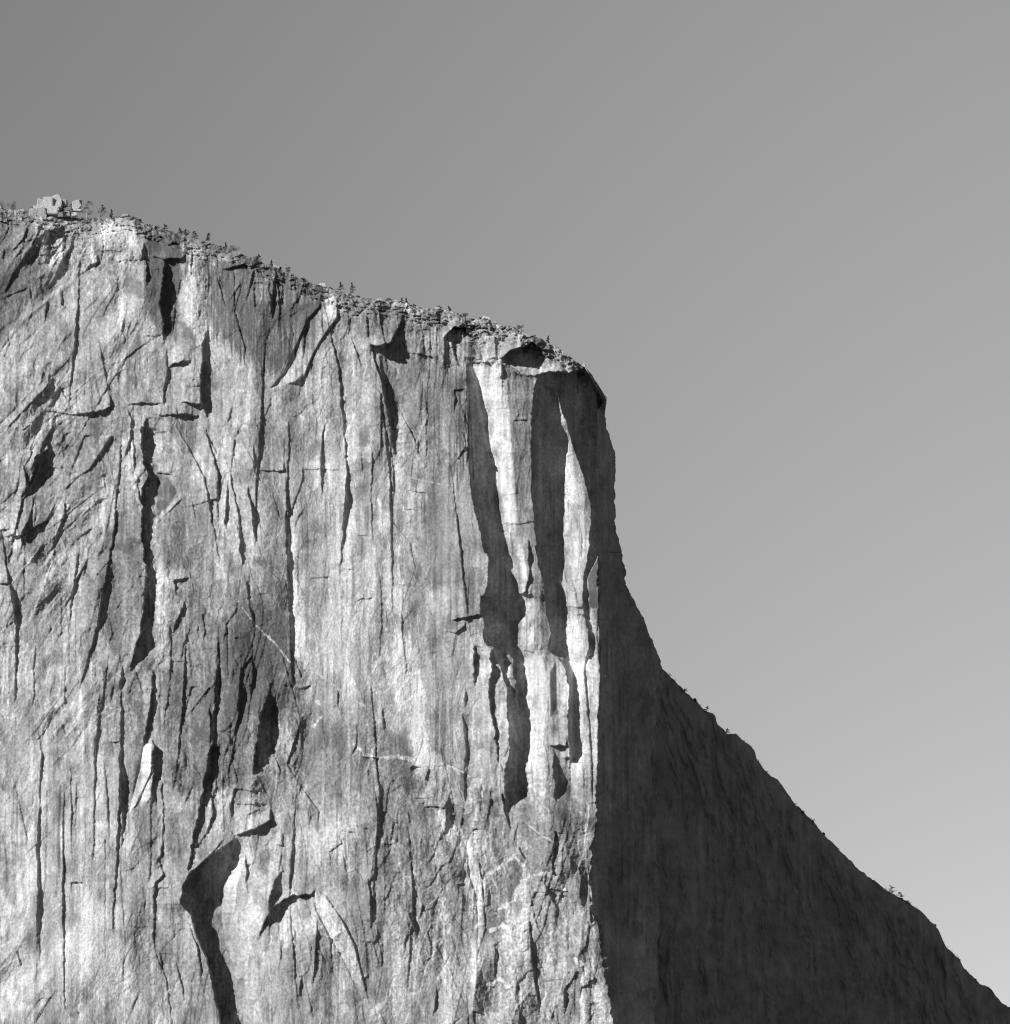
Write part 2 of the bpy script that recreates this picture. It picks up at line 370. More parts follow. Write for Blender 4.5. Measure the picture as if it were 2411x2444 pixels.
# mineral stains, plus light and shade painted on ramps, pillars and recesses: (frame, polygon, factor, feather)
TN = [
('M', [(70,430),(105,430),(130,520),(105,560),(85,500)], 1.32, 10),
('M', [(190,420),(255,430),(262,462),(190,470)], 1.28, 8),
('M', [(712,940),(745,980),(762,1100),(800,1350),(830,1450),(780,1440),(735,1250)], 1.38, 14),
('E', [(385,520),(432,520),(435,800),(470,1150),(480,1420),(420,1400),(405,1000)], 1.3, 4),  # sunlit flank of the long corner, painted brighter
('E', [(200,100),(370,130),(375,800),(360,1000),(200,900),(190,400)], .93, 6),
('E', [(150,960),(390,940),(395,1400),(340,1500),(100,1300)], .82, 8),
('M', [(330,1120),(430,1090),(540,1180),(540,1320),(470,1500),(330,1480),(300,1300)], .84, 16),
('M', [(545,1100),(570,1100),(582,1260),(560,1290)], 1.25, 7),
('M', [(-40,1280),(200,1380),(235,1700),(225,1932),(-40,1960)], 1.14, 50),
('M', [(420,1600),(490,1600),(500,1800),(440,1850),(418,1720)], 1.2, 14),  # lit rock right of the big recess, light painted in
('M', [(820,1530),(870,1560),(905,1650),(912,1760),(895,1850),(890,1700),(850,1600)], 1.35, 12),
('J', [(390,540),(470,540),(530,650),(640,800),(590,850),(420,720),(370,640)], 1.35, 10),
('M', [(885,690),(945,690),(962,800),(975,1000),(1000,1110),(960,1000),(925,870)], 1.3, 6),  # pillar flank that faces the sun, brightened in the tone
('M', [(1060,850),(1120,960),(1130,1480),(1070,1480),(1062,1000)], 1.22, 10),
('M', [(985,1080),(1040,1180),(1030,1500),(985,1480)], 1.18, 10),
('M', [(400,790),(480,790),(500,1000),(470,1120),(430,1000)], 1.08, 20),
('M', [(540,880),(660,880),(720,1100),(700,1300),(560,1250)], 1.12, 30),
('M', [(480,640),(560,600),(520,760),(470,760)], 1.05, 20),
('I', [(590,1170),(660,1190),(760,1330),(830,1470),(915,1810),(870,1790),(760,1550),(690,1440),(610,1280)], 1.22, 8),
('B', [(625,400),(730,450),(735,590),(610,760),(560,850),(495,1010),(430,1050),(260,1090),(350,990),(440,790),(520,600),(600,520)], 1.12, 6),  # sun-facing ramp, its light put into the tone
('M', [(380,500),(480,480),(620,550),(600,640),(520,700),(420,640)], .70, 22),
('M', [(275,440),(345,450),(330,640),(270,600)], .62, 14),
('M', [(400,1180),(540,1160),(560,1280),(540,1370),(430,1370)], .72, 30),
('M', [(560,1330),(700,1380),(720,1480),(600,1560),(540,1450)], .84, 25),
('M', [(800,920),(885,850),(925,1050),(905,1120),(780,1100)], .80, 24),
('M', [(-60,400),(60,400),(75,500),(40,600),(-60,720)], .72, 16),
('M', [(180,1000),(270,950),(285,1150),(235,1260),(150,1150)], .80, 24),
('M', [(720,640),(890,640),(890,850),(740,830)], .88, 26),
('M', [(900,1490),(1120,1540),(1120,1700),(950,1700)], .84, 26),
('M', [(690,1500),(890,1520),(870,1800),(690,1750)], .88, 30),
('M', [(290,900),(420,900),(400,1080),(300,1080)], .88, 20),
('M', [(300,1260),(480,1290),(470,1480),(300,1500)], .80, 30),
('M', [(100,780),(190,790),(180,900),(60,960)], .85, 20),
('M', [(700,1360),(770,1400),(800,1500),(720,1480)], .75, 16),
('M', [(820,1560),(900,1560),(900,1480),(1000,1520),(1100,1560),(1120,1480),(1000,1480)], .9, 20),
('M', [(510,580),(620,570),(520,620)], .7, 12),
('M', [(930,620),(1000,620),(1050,680),(960,700)], .8, 16),
('M', [(640,560),(720,575),(900,620),(720,640),(640,620)], .85, 12),
('M', [(350,1620),(440,1700),(480,1932),(380,1932)], .85, 24),
('G', [(1004,220),(1040,150),(1077,100),(1077,430),(1050,450),(1010,440)], .55, 4),  # half-lit facet, its shade painted in
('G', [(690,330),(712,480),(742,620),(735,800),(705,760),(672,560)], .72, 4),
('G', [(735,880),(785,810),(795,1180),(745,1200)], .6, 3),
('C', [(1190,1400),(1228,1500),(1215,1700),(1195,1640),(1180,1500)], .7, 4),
('H', [(820,320),(875,322),(870,500),(860,640),(780,700),(735,740),(775,540)], 1.35, 4),  # sunlit pillar, brightened by colour as well as slope
('D', [(1120,300),(1200,290),(1262,400),(1200,500),(1120,560)], .72, 4),  # shade of the triangular recess painted in
('D', [(1262,400),(1300,430),(1090,680),(1075,650)], 1.12, 4),
('C', [(690,910),(790,900),(800,1300),(760,1560),(690,1500),(665,1200)], .84, 10),  # pillar front painted darker than its sunlit flank
]
# thin pale dikes: (frame, [(x, y), ...], half width)
DK = [
('J', [(700,960),(820,900),(900,830),(960,900)], 4), ('J', [(1000,960),(1120,940),(1240,1060)], 4), ('J', [(800,1180),(900,1120),(950,1000)], 5), ('J', [(1250,1370),(1360,1400),(1420,1300),(1400,1000)], 4),
('J', [(720,1680),(800,1640),(860,1690)], 5), ('J', [(1360,1930),(1340,1780),(1370,1560),(1290,1500)], 5), ('J', [(880,1330),(820,1290),(740,1320)], 5), ('J', [(300,1280),(330,1160),(420,1080)], 4),
('I', [(620,80),(660,150),(600,220)], 5), ('I', [(900,1900),(1010,1800),(1100,1570),(1190,1590)], 5),
('E', [(150,1170),(290,1300),(400,1440)], 1.6), ('E', [(555,1485),(700,1590),(860,1710),(1000,1790),(1080,1870)], 1.8),
('E', [(0,960),(60,1050),(160,1180)], 1.2), ('I', [(840,335),(895,392),(960,400),(1130,405),(1180,430)], 4.5),
('J', [(0,185),(200,190),(280,235),(455,235),(560,280),(680,360)], 2.4), ('J', [(680,320),(690,440),(650,540),(630,640),(660,800)], 4),
('J', [(960,600),(1080,700),(1180,750)], 1.6), ('E', [(1090,1640),(1000,1750),(940,1800)], 1.4),
('H', [(560,100),(640,120),(760,150)], 1.8), ('D', [(560,1600),(700,1650),(850,1700),(890,1740)], 2.6),
('J', [(1390,500),(1370,650),(1330,800)], 4), ('J', [(330,1700),(100,1780),(0,1900)], 1.8), ('I', [(350,1400),(350,1932)], 2.6),
('B', [(1130,1700),(1300,1740),(1500,1780),(1640,1790)], 1.3), ('C', [(540,700),(600,640),(630,620)], 1.6),
('J', [(200,720),(240,900),(250,1100)], 1.4), ('J', [(390,900),(430,1100),(470,1330)], 4), ('G', [(240,1280),(250,1560),(270,1700)], 3),
]

SKY = [(-400,440),(-150,478),(-60,486),(0,492),(20,500),(50,503),(80,506),(110,512),(150,518),(200,521),(240,523),(262,521),(290,515),(305,514),(320,517),(340,531),(370,538),(400,550),(420,558),(440,565),(460,572),(480,574),(505,581),(530,588),(560,596),(575,605),(590,612),(610,618),(625,626),(640,632),(650,634),(668,642),(680,650),(700,655),(712,663),(730,670),(745,677),(765,681),(775,684),(800,693),(820,698),(835,703),(855,710),(870,712),(890,714),(905,716),(930,720),(940,716),(960,720),(975,724),(990,731),(1005,734),(1020,735),(1040,736),(1060,739),(1080,744),(1095,749),(1110,758),(1120,764),(1130,768),(1135,765),(1150,762),(1156,757),(1165,760),(1175,768),(1190,775),(1215,778),(1230,782),(1250,790),(1262,800),(1290,807),(1310,820),(1330,830),(1345,840),(1362,852),(1375,863),(1390,873),(1400,880),(1412,893),(1420,907),(1432,925),(1440,938),(1448,948)]
NOSE = [(1448,948),(1449,962),(1445,965),(1444,990),(1447,1019),(1450,1026),(1460,1056),(1469,1078),(1468,1136),(1467,1204),(1471,1222),(1467,1244),(1473,1277),(1482,1305),(1487,1341),(1496,1361),(1492,1382),(1497,1402),(1514,1433),(1535,1474),(1555,1522),(1572,1563),(1584,1600),(1582,1650),(1570,1712),(1556,1797),(1559,1977),(1574,2083),(1568,2444),(1572,2900)]
RIDGE = [(1480,1500),(1562,1578),(1583,1598),(1597,1610),(1610,1623),(1629,1643),(1642,1657),(1661,1672),(1676,1687),(1681,1696),(1693,1701),(1700,1703),(1708,1710),(1711,1724),(1716,1733),(1735,1749),(1757,1750),(1767,1759),(1791,1780),(1802,1793),(1806,1810),(1825,1838),(1840,1850),(1856,1861),(1893,1914),(1930,1951),(1968,1993),(2031,2057),(2052,2078),(2111,2121),(2153,2144),(2196,2174),(2238,2216),(2259,2259),(2291,2290),(2302,2312),(2339,2349),(2360,2357),(2387,2391),(2411,2404),(2500,2450),(2700,2560),(3000,2720)]
LIT = [(800,1385),(960,1425),(1250,1426),(1370,1427),(1500,1427),(1610,1431),(1650,1433),(1680,1429),(1795,1426),(1920,1424),(1960,1421),(2031,1411),(2100,1410),(2170,1410),(2213,1426),(2286,1439),(2360,1450),(2443,1461),(2900,1480)]
def curve(pts, t, ax=0):
    a = np.array(pts, float)
    return np.interp(t, a[:, ax], a[:, 1 - ax])

# ------------------------------------------------------------------ relief helpers working on a patch of the wall
def polymask(X, Y, poly, f, n):
    p = np.array(poly); x0, y0 = p.min(0) - 3 * f; x1, y1 = p.max(0) + 3 * f
    idx = np.where((X > x0) & (X < x1) & (Y > y0) & (Y < y1))
    x = X[idx]; y = Y[idx]; d = np.full(x.shape, 1e9); ins = np.zeros(x.shape, bool)
    for i in range(len(p)):
        ax, ay = p[i]; bx, by = p[(i + 1) % len(p)]
        t = np.clip(((x - ax) * (bx - ax) + (y - ay) * (by - ay)) / ((bx - ax)**2 + (by - ay)**2 + 1e-9), 0, 1)
        d = np.minimum(d, np.hypot(x - ax - t * (bx - ax), y - ay - t * (by - ay)))
        c = ((ay > y) != (by > y)); 
        if by != ay: ins ^= c & (x < (bx - ax) * (y - ay) / (by - ay) + ax)
    sd = np.where(ins, d, -d) + n[idx] * f * 1.3
    return idx, ss(-f, f, sd), x, y
def step(h, X, Y, pts, o):
    p = np.array(pts, float); p = p[np.argsort(p[:, 1])]
    y0, y1 = p[0, 1], p[-1, 1]; wm = p[:, 2].max()
    R = o.get('R', 2.2 * wm + 16); L = o.get('L', 1.6 * wm + 16); a = o.get('a', .5); perm = o.get('perm')
    x0 = p[:, 0].min() - L - 10; x1 = p[:, 0].max() + wm + R + 10
    if perm: x1 = 9999
    e = .25 * wm + 6
    idx = np.where((X > x0) & (X < x1) & (Y > y0 - e) & (Y < y1 + e))
    x = X[idx]; y = Y[idx]
    xe = np.interp(y, p[:, 1], p[:, 0]); w = np.interp(y, p[:, 1], p[:, 2]) * (1.12 if wm > 6 else 1)
    w = w * ss(y0 - e, y0, y) * (1 - ss(y1, y1 + e, y))
    k = min(wm, 22); sd = int(o.get('sd', 0))
    xe = xe + jag(y, sd, 17.3) * (.10 * k + .8) + jag(y, sd + 1000, 6.1) * (.06 * k + .7)
    s = x - xe; d = w / KX
    edge = ss(-1.0, 1.6, s)
    if perm:
        # stands back for good; the flank is steep
        h[idx] -= d * ss(-1, 3 + .12 * w, s)
        return
    left = a * d * np.clip(1 + s / L, 0, 1)
    flat = np.minimum(s / np.maximum(w, 1), 1)
    right = -(1 - a) * d * np.clip(1 - (s - 1.02 * w) / R, 0, 1)
    h[idx] += left * (1 - edge) + right * edge
def roof(h, X, Y, pts, o):
    p = np.array(pts, float); p = p[np.argsort(p[:, 0])]
    x0, x1 = p[0, 0], p[-1, 0]; tm = p[:, 2].max()
    D = o.get('D', 2.5 * tm + 14); U = o.get('U', 2 * tm + 12); a = o.get('a', .5)
    e = 5
    idx = np.where((X > x0 - e) & (X < x1 + e) & (Y > p[:, 1].min() - U - 8) & (Y < p[:, 1].max() + tm + D + 8))
    x = X[idx]; y = Y[idx]
    ye = np.interp(x, p[:, 0], p[:, 1]); t = np.interp(x, p[:, 0], p[:, 2])
    t = t * ss(x0 - e, x0, x) * (1 - ss(x1, x1 + e, x))
    ye = ye + perlin(x / 14., ye * 0 + o.get('sd', 0) * 2.3, 8) * (.08 * min(tm, 20) + .8) + jag(x, o.get('sd', 0) + 2000, 7.7) * 1.8
    s = y - ye; d = t / KZ; edge = ss(-1.2, 1.2, s)
    up = a * d * np.clip(1 + s / U, 0, 1)
    dn = -(1 - a) * d * np.clip(1 - (s - .95 * t) / D, 0, 1)
    h[idx] += up * (1 - edge) + dn * edge


# ---- the prow: edges that cast the big shadows (E) and where those shadows end (B), measured on the photograph
def mix(*parts):
    out = []
    for c, pts in parts: out += conv(c, pts)
    out.sort(key=lambda p: p[1]); return out
E1 = mix(('C', [(345,445),(330,480),(335,600),(345,750),(345,900),(350,1100),(360,1300),(370,1440),(400,1560),(440,1700),(470,1840)]), ('G', [(302,60),(310,150),(312,280),(290,325),(252,365),(260,450),(285,520),(283,640),(300,700),(345,735),(372,800),(400,860),(440,990),(447,1180),(455,1300),(465,1450),(440,1560),(425,1700),(430,1800),(440,1950)]))
B1 = mix(('C', [(350,445),(385,500),(420,600),(455,740),(490,880),(500,1020),(535,1200),(560,1350),(580,1530),(600,1640),(630,1780),(655,1880)]), ('G', [(480,130),(500,230),(535,345),(566,385),(560,480),(516,535),(516,700),(560,780),(582,1000),(565,1150),(565,1420),(530,1560),(545,1740),(520,1800),(441,1950)]))
E2 = mix(('C', [(900,555),(860,580),(835,640),(812,720),(805,900),(797,1150),(800,1400),(820,1560),(827,1700),(836,1790)]), ('G', [(632,20),(650,100),(700,290),(718,480),(745,620),(738,735),(770,775),(800,790),(835,840),(862,905),(873,1000),(875,1200),(878,1380),(888,1485),(880,1520),(880,1950)]))
B2 = mix(('C', [(940,555),(980,700),(1020,860),(1012,905),(1058,1050),(1066,1130),(1045,1170),(1037,1400),(1032,1700),(1038,1850)]), ('G', [(845,60),(845,110),(832,220),(836,260),(850,400),(865,600),(868,780),(905,890),(915,1000),(918,1200),(930,1380),(938,1482),(884,1522),(881,1950)]))
E3 = mix(('C', [(942,555),(982,700),(1024,862),(1045,900),(1100,1080),(1150,1250),(1200,1400),(1225,1500),(1222,1640),(1210,1700),(1217,1800)]), ('G', [(1018,20),(1005,120),(985,190),(974,230),(976,400),(985,500),(1010,640),(1015,740),(985,785),(980,900),(990,1000),(1012,1250),(1025,1450),(1035,1700),(1038,1950)]))
B3 = [(1424, 860), (1427, 1310)] + mix(('G', [(1072,80),(1042,150),(1004,230),(1008,400),(1020,480),(1016,540),(1032,560),(1062,690),(1054,765),(1006,790),(992,900),(1003,1000),(1024,1250),(1038,1450),(1045,1700),(1040,1950)]))
E4 = [(1426, 860), (1428, 1310)] + mix(('G', [(1077,80),(1077,430),(1072,560),(1080,750),(1090,900),(1090,1020),(1080,1100),(1072,1450),(1065,1700),(1064,1950)]))
TOPL = [(1100,848),(1120,858),(1200,866),(1262,898),(1290,893),(1330,888),(1362,890),(1395,878),(1420,915),(1450,955)]
def chain(h, hd, X, Y):
    ys = np.arange(780., 2000.)
    rag = lambda s, k: (jag(ys, s, 29) * 2.6 + jag(ys, s + 1, 11) * 2.0 + jag(ys, s + 2, 4.3) * 1.1) * k
    e1, b1, e2, b2, e3, b3, e4 = [curve(c, ys, 1) for c in (E1, B1, E2, B2, E3, B3, E4)]
    fe = lambda w: np.clip(w / 12, 0, 1)
    e1 = e1 + rag(200, .8); b1 = np.maximum(b1 + rag(204, .6), e1); e2 = e2 + rag(208, .7)
    b2 = b2 + rag(212, .6) * fe(b2 - e2); e3 = np.maximum(e3 + rag(216, .7) * fe(e3 - b2), b2)
    b3 = np.maximum(b3 + rag(220, .5) * fe(b3 - e3), e3); e4 = np.maximum(e4 + rag(224, .8), b3); hi = ys < 1316; e4[hi] = b3[hi]
    # relief of the main wall along the first edge
    j = np.where((X > 1085) & (X < 1215) & (Y > 770) & (Y < 2010))
    h0 = np.zeros_like(ys); cnt = np.zeros_like(ys)
    d = np.abs(X[j] - 6 - (np.interp(Y[j], ys, e1) - 10)); k = d < 6
    yi = np.clip((Y[j][k] - 780).astype(int), 0, len(ys) - 1)
    np.add.at(h0, yi, h[j][k]); np.add.at(cnt, yi, 1); ok = cnt > 0
    h0 = np.interp(ys, ys[ok], h0[ok] / cnt[ok])
    sm = lambda v: np.convolve(np.pad(v, 12, mode='edge'), np.hanning(25) / np.hanning(25).sum(), 'valid')
    j1, j2, j3, j4, j5, j6, j7 = e1, b1, e2, b2, e3, b3, e4
    e1, b1, e2, b2, e3, b3, e4 = map(sm, (e1, b1, e2, b2, e3, b3, e4))
    kern = np.hanning(121); kern /= kern.sum(); h0 = np.convolve(np.pad(h0, 60, mode='edge'), kern, 'valid')
    def land(b, e, he):
        out = np.zeros_like(ys)
        for i, y in enumerate(ys):
            t = max(b[i] - e[i], 0)
            for _ in range(12):
                q = np.interp(y - t * KZ / KX, ys, e); t = .5 * t + .5 * max(b[i] - q, 0)
            yy = y - t * KZ / KX
            out[i] = np.interp(yy, ys, he) - t / KX
        k2 = np.hanning(41); k2 /= k2.sum()
        return np.convolve(np.pad(out, 20, mode='edge'), k2, 'valid')
    hb1 = land(b1, e1, h0); w1 = e2 - b1
    he2 = hb1 + .45 * .5 * w1 - .16 * .5 * w1
    hb2 = land(b2, e2, he2); w2 = np.maximum(e3 - b2, 0); he3 = hb2 + .30 * .6 * w2 - .05 * .4 * w2
    hb3 = land(b3, e3, he3); hb3 = hb3 - 9 * ss(1325, 1300, ys); w3 = np.maximum(e4 - b3, 0); he4 = hb3 + .15 * w3
    idx = np.where((X > 1080) & (Y > 780) & (Y < 1999))
    x = X[idx]; y = Y[idx]; yq = y + jag(x, 77, 13) * 3.5 + jag(x, 78, 4.5) * 1.5; f = lambda a: np.interp(yq, ys, a)
    E_1, B_1, E_2, B_2, E_3, B_3, E_4 = map(f, (j1, j2, j3, j4, j5, j6, j7)); H0 = f(h0)
    out = h[idx].copy(); det = hd[idx]
    def recess(lo, hi, hl, hr):
        m = (x >= lo) & (x < hi); w = np.maximum(hi - lo, .1); t = np.clip((x - lo) / w, 0, 1)
        chord = hl + (hr - hl) * t
        out[m] = (chord - .30 * w * (np.sin(np.pi * np.clip(t, 0, 1))**.6) - 1.2 + det * .35)[m]
    def lit(lo, hi, hl, s1, s2, fr, k=.8):
        m = (x >= lo) & (x < hi); w = np.maximum(hi - lo, .1); dd = x - lo
        out[m] = (hl + s1 * np.minimum(dd, fr * w) + s2 * np.maximum(dd - fr * w, 0) + det * k * np.clip(dd / 6, .2, 1))[m]
    recess(E_1, B_1, H0, f(hb1)); lit(B_1, E_2, f(hb1), .45, -.16, .5)
    recess(E_2, B_2, f(he2), f(hb2)); lit(B_2, E_3, f(hb2), .30, -.05, .6, .5)
    recess(E_3, B_3, f(he3), f(hb3)); lit(B_3, 9999 + 0 * x, f(hb3), .15, 0, 0 * x + .02, .5)
    m = x >= E_4; out[m] = (f(he4) + det * .2 - 3 - np.where(y < 1318, (x - E_4) * .9 + 3, 0))[m]
    top = curve(TOPL, np.clip(x, 1100, 1450)) + perlin(x / 12, y * 0, 230) * 5 + perlin(x / 4, y * 0, 231) * 2
    k = ss(-1.5, 2.0, y - top) * (1 - ss(1880, 1990, y)) * (x >= E_1)
    h[idx] = h[idx] * (1 - k) + out * k

def grid_object(name, Xw, Yw, Zw, alb, mat):
    n, m = Xw.shape
    co = np.stack([Xw, Yw, Zw], -1).reshape(-1, 3).astype(np.float32)
    i = (np.arange(n - 1)[:, None] * m + np.arange(m - 1)[None, :]).ravel()
    f = np.stack([i, i + m, i + m + 1, i + 1], -1).astype(np.int32)
    me = bpy.data.meshes.new(name)
    me.vertices.add(len(co)); me.vertices.foreach_set('co', co.ravel())
    me.loops.add(f.size); me.loops.foreach_set('vertex_index', f.ravel())
    me.polygons.add(len(f)); me.polygons.foreach_set('loop_start', np.arange(0, f.size, 4, dtype=np.int32))
    me.update(calc_edges=True)
    at = me.attributes.new('tone', 'FLOAT', 'POINT'); at.data.foreach_set('value', alb.ravel().astype(np.float32))
    me.materials.append(mat)
    ob = bpy.data.objects.new(name, me); C.objects.link(ob)
    return ob

# ------------------------------------------------------------------ materials
def nodes(name):
    m = bpy.data.materials.new(name); m.use_nodes = True
    return m, m.node_tree.nodes, m.node_tree.links, m.node_tree.nodes['Principled BSDF']
def rock_material(name, base, bump=1.0, sc=1.0):
    m, N, Lk, P = nodes(name)
    tc = N.new('ShaderNodeTexCoord')
    def noise(scale, vec, det=6, rough=.6):
        mp = N.new('ShaderNodeMapping'); mp.inputs['Scale'].default_value = vec
        Lk.new(tc.outputs['Object'], mp.inputs['Vector'])
        t = N.new('ShaderNodeTexNoise'); t.inputs['Scale'].default_value = scale * sc; t.inputs['Detail'].default_value = det; t.inputs['Roughness'].default_value = rough
        Lk.new(mp.outputs[0], t.inputs['Vector']); return t.outputs['Fac']
    def mr(v, a, b, c, d):
        t = N.new('ShaderNodeMapRange'); t.inputs[1].default_value = a; t.inputs[2].default_value = b; t.inputs[3].default_value = c; t.inputs[4].default_value = d
        Lk.new(v, t.inputs[0]); return t.outputs[0]
    def mul(a, b, op='MULTIPLY'):
        t = N.new('ShaderNodeMath'); t.operation = op
        for i, v in enumerate((a, b)):
            if isinstance(v, (int, float)): t.inputs[i].default_value = v
            else: Lk.new(v, t.inputs[i])
        return t.outputs[0]
    A = N.new('ShaderNodeAttribute'); A.attribute_name = 'tone'
    speck = mr(noise(.8, (1, 1, 1), 6, .8), .3, .7, .66, 1.30)
    patch = mr(noise(.16, (1, 1, .5), 6, .65), .3, .7, .84, 1.14)
    v = mul(mul(A.outputs['Fac'], speck), mul(patch, base))
    cmb = N.new('ShaderNodeCombineColor')
    for i in range(3): Lk.new(v, cmb.inputs[i])
    Lk.new(cmb.outputs[0], P.inputs['Base Color'])
    P.inputs['Roughness'].default_value = .92; P.inputs['Specular IOR Level'].default_value = .15
    b1 = N.new('ShaderNodeBump'); b1.inputs['Strength'].default_value = 1.0 * bump; b1.inputs['Distance'].default_value = .9
    Lk.new(noise(.55, (1, 1, .6), 8, .7), b1.inputs['Height'])
    Lk.new(b1.outputs[0], P.inputs['Normal'])
    return m
def plain(name, v, var=.3, scale=2.0, rough=.9):
    m, N, Lk, P = nodes(name)
    t = N.new('ShaderNodeTexNoise'); t.inputs['Scale'].default_value = scale; t.inputs['Detail'].default_value = 5
    tc = N.new('ShaderNodeTexCoord'); Lk.new(tc.outputs['Object'], t.inputs['Vector'])
    r = N.new('ShaderNodeValToRGB'); a, b = v * (1 - var), v * (1 + var)
    r.color_ramp.elements[0].position = .3; r.color_ramp.elements[1].position = .7
    r.color_ramp.elements[0].color = (a, a, a, 1); r.color_ramp.elements[1].color = (b, b, b, 1)
    Lk.new(t.outputs['Fac'], r.inputs[0]); Lk.new(r.outputs[0], P.inputs['Base Color'])
    P.inputs['Roughness'].default_value = rough; P.inputs['Specular IOR Level'].default_value = .1
    return m
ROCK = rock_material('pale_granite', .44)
ROCKD = rock_material('ridge_granite', .35)  # darker base than the cliff rock
NEEDLE = plain('pine_needles', .06, .4, .8); BARK = plain('pine_bark', .14, .3, 1.5); DEAD = plain('bleached_wood', .42, .2, 2)
LEAF = plain('shrub_leaves', .055, .4, 1.2); GROUND = plain('forest_floor', .07, .4, .01)

# ------------------------------------------------------------------ the cliff
def build_cliff():
    NU, XL = 900, -60.0
    us = np.linspace(0, 1, NU)
    # fine rows in view, coarser below it
    vs = np.concatenate([np.linspace(0, .80, 1180, endpoint=False), np.linspace(.80, 1, 90)])
    CX, CY = 1448., 948.; BY = 2872.; TL = curve(SKY, XL)
    Tx = XL + us * (CX - XL); Ty = curve(SKY, Tx) + perlin(Tx / 9., Tx * 0, 3) * 1.5 + perlin(Tx / 3.2, Tx * 0, 4) * 1.0
    Ly = TL + vs * (BY - TL); Ry = CY + vs * (BY - CY); Rx = curve(NOSE, Ry, 1) + jag(Ry, 31, 9) * 1.8 + jag(Ry, 32, 3.7) * 1.2 + jag(Ry, 34, 37) * 7 * ss(1600, 1700, Ry)
    RB = Rx[-1]; Bx = XL + us * (RB - XL)
    U, V = np.meshgrid(us, vs)
    PX = (1 - V) * Tx[None, :] + V * Bx[None, :] + (1 - U) * XL + U * Rx[:, None] - ((1 - U) * (1 - V) * XL + U * (1 - V) * CX + (1 - U) * V * XL + U * V * RB)
    PY = (1 - V) * Ty[None, :] + V * BY + (1 - U) * Ly[:, None] + U * Ry[:, None] - ((1 - U) * (1 - V) * TL + U * (1 - V) * CY + (1 - U) * V * BY + U * V * BY)
    # extra columns to the left of the view
    nl = 150; lx = XL - np.linspace(460, 3, nl)
    PX = np.concatenate([np.repeat(lx[None, :], len(vs), 0), PX], 1)
    lt = curve(SKY, lx); PY = np.concatenate([lt[None, :] + vs[:, None] * (BY - lt[None, :]), PY], 1)
    X, Y = PX, PY
    sky = curve(SKY, np.clip(X, -460, 1448))
    below = Y - sky                                  # pixels below the rim
    wx = fbm(X / 160, Y / 260, 20, 3) * 26; wy = fbm(X / 120, Y / 200, 24, 3) * 30
    blot = fbm(X / 130, Y / 170, 40, 4)
    # how broken the rock is, zone by zone
    rough = .55 + .35 * fbm(X / 170, Y / 230, 44, 3)
    for c, poly, f, v in (('M', [(0,420),(900,560),(1130,700),(1130,760),(800,680),(500,560),(0,480)], 25, .5), ('M', [(880,1470),(1125,1480),(1140,1932),(900,1932),(700,1700),(760,1500)], 50, .55),
                       ('M', [(0,700),(300,750),(330,1500),(120,1100),(0,1050)], 60, .35), ('M', [(330,1100),(550,1250),(600,1500),(350,1550)], 50, .4),
                       ('M', [(520,880),(900,900),(920,1400),(580,1350)], 60, -.35), ('M', [(0,1350),(240,1400),(260,1932),(0,1932)], 50, -.35),
                       ('M', [(880,690),(1160,700),(1140,1480),(990,1480)], 15, -.45), ('M', [(380,1600),(560,1700),(600,1932),(430,1932)], 40, -.15)):
        idx, mk, _, _ = polymask(X, Y, conv(c, poly), f, blot * .8); rough[idx] += v * mk
    rough = np.clip(rough, .12, 1.5)
    h = (Y - 500) * .055                             # the wall leans back a little
    h += 16 * perlin(X / 420, Y / 900, 50) + 8 * fbm(X / 170, Y / 420, 52, 2)
    dg = ss(560, 160, X) * (.35 + .65 * ss(-.3, .3, perlin(X / 300, Y / 300, 57)))
    hx = X + wx * .22; hy = Y + wy * .25
    big = ss(-.15, .3, perlin(X / 150, Y / 220, 63)); mid = ss(-.2, .3, perlin(X / 90, Y / 130, 65))
    def slabs(rx, ry, k):
        q = fbm(rx / 150, ry / 420, 60 + k, 2); r = 16 * (.3 * q + .7 * terrace(q, 4, .05)) * (.2 + .6 * rough)
        r = r + 48 * tri(rx / 120, ry / 330, 1 + k) * (.45 + .5 * rough) + 29 * tri(rx / 47, ry / 120, 2 + k) * (.22 + .85 * rough) * (.45 + .55 * big)
        r = r + 8.5 * tri(rx / 19, ry / 46, 3 + k) * (.10 + .9 * rough) * (.25 + .75 * mid)
        r = r + 10.0 * facets(rx / 75, ry / 190, 1 + k, .6) * (.15 + .85 * rough) * big
        return r + 4.6 * facets(rx / 31, ry / 74, 2 + k, .8) * (.05 + .95 * rough) * mid
    up = slabs(hx, hy, 0); lean = slabs(hx + .62 * (hy - 1200), hy * 1.1, 10)   # on the left the flakes lean like /
    h += up * (1 - dg) + lean * dg
    h += (1.3 * facets((X + wx * .1) / 13, (Y + wy * .1) / 22, 3, .9) + 2.0 * tri(X / 8.5, Y / 15, 31)) * rough**1.3
    # fluting left by running water
    hd = .6 * np.abs(perlin((X + wx * .1) / 12, Y / 260, 76)) * (.3 + ss(-.1, .5, blot)) + .18 * perlin((X + wx * .2) / 5, Y / 90, 77) * ss(0, .4, blot)
    fl = perlin((X + wx * .2) / 5, Y / 120, 77)
    hd += 1.3 * fbm(X / 26, Y / 34, 80, 5, .66) * (.12 + rough) + .85 * fbm(X / 5.5, Y / 7.0, 86, 3, .7) * (.3 + rough) + .35 * perlin(X / 3.2, Y / 3.8, 89)
    h += hd
    # rounded brow below the rim, with sheets lying on it
    brow = np.clip(1 - below / (46 + 18 * perlin(X / 110, X * 0, 90)), 0, 1)
    h -= 42 * brow**2.2
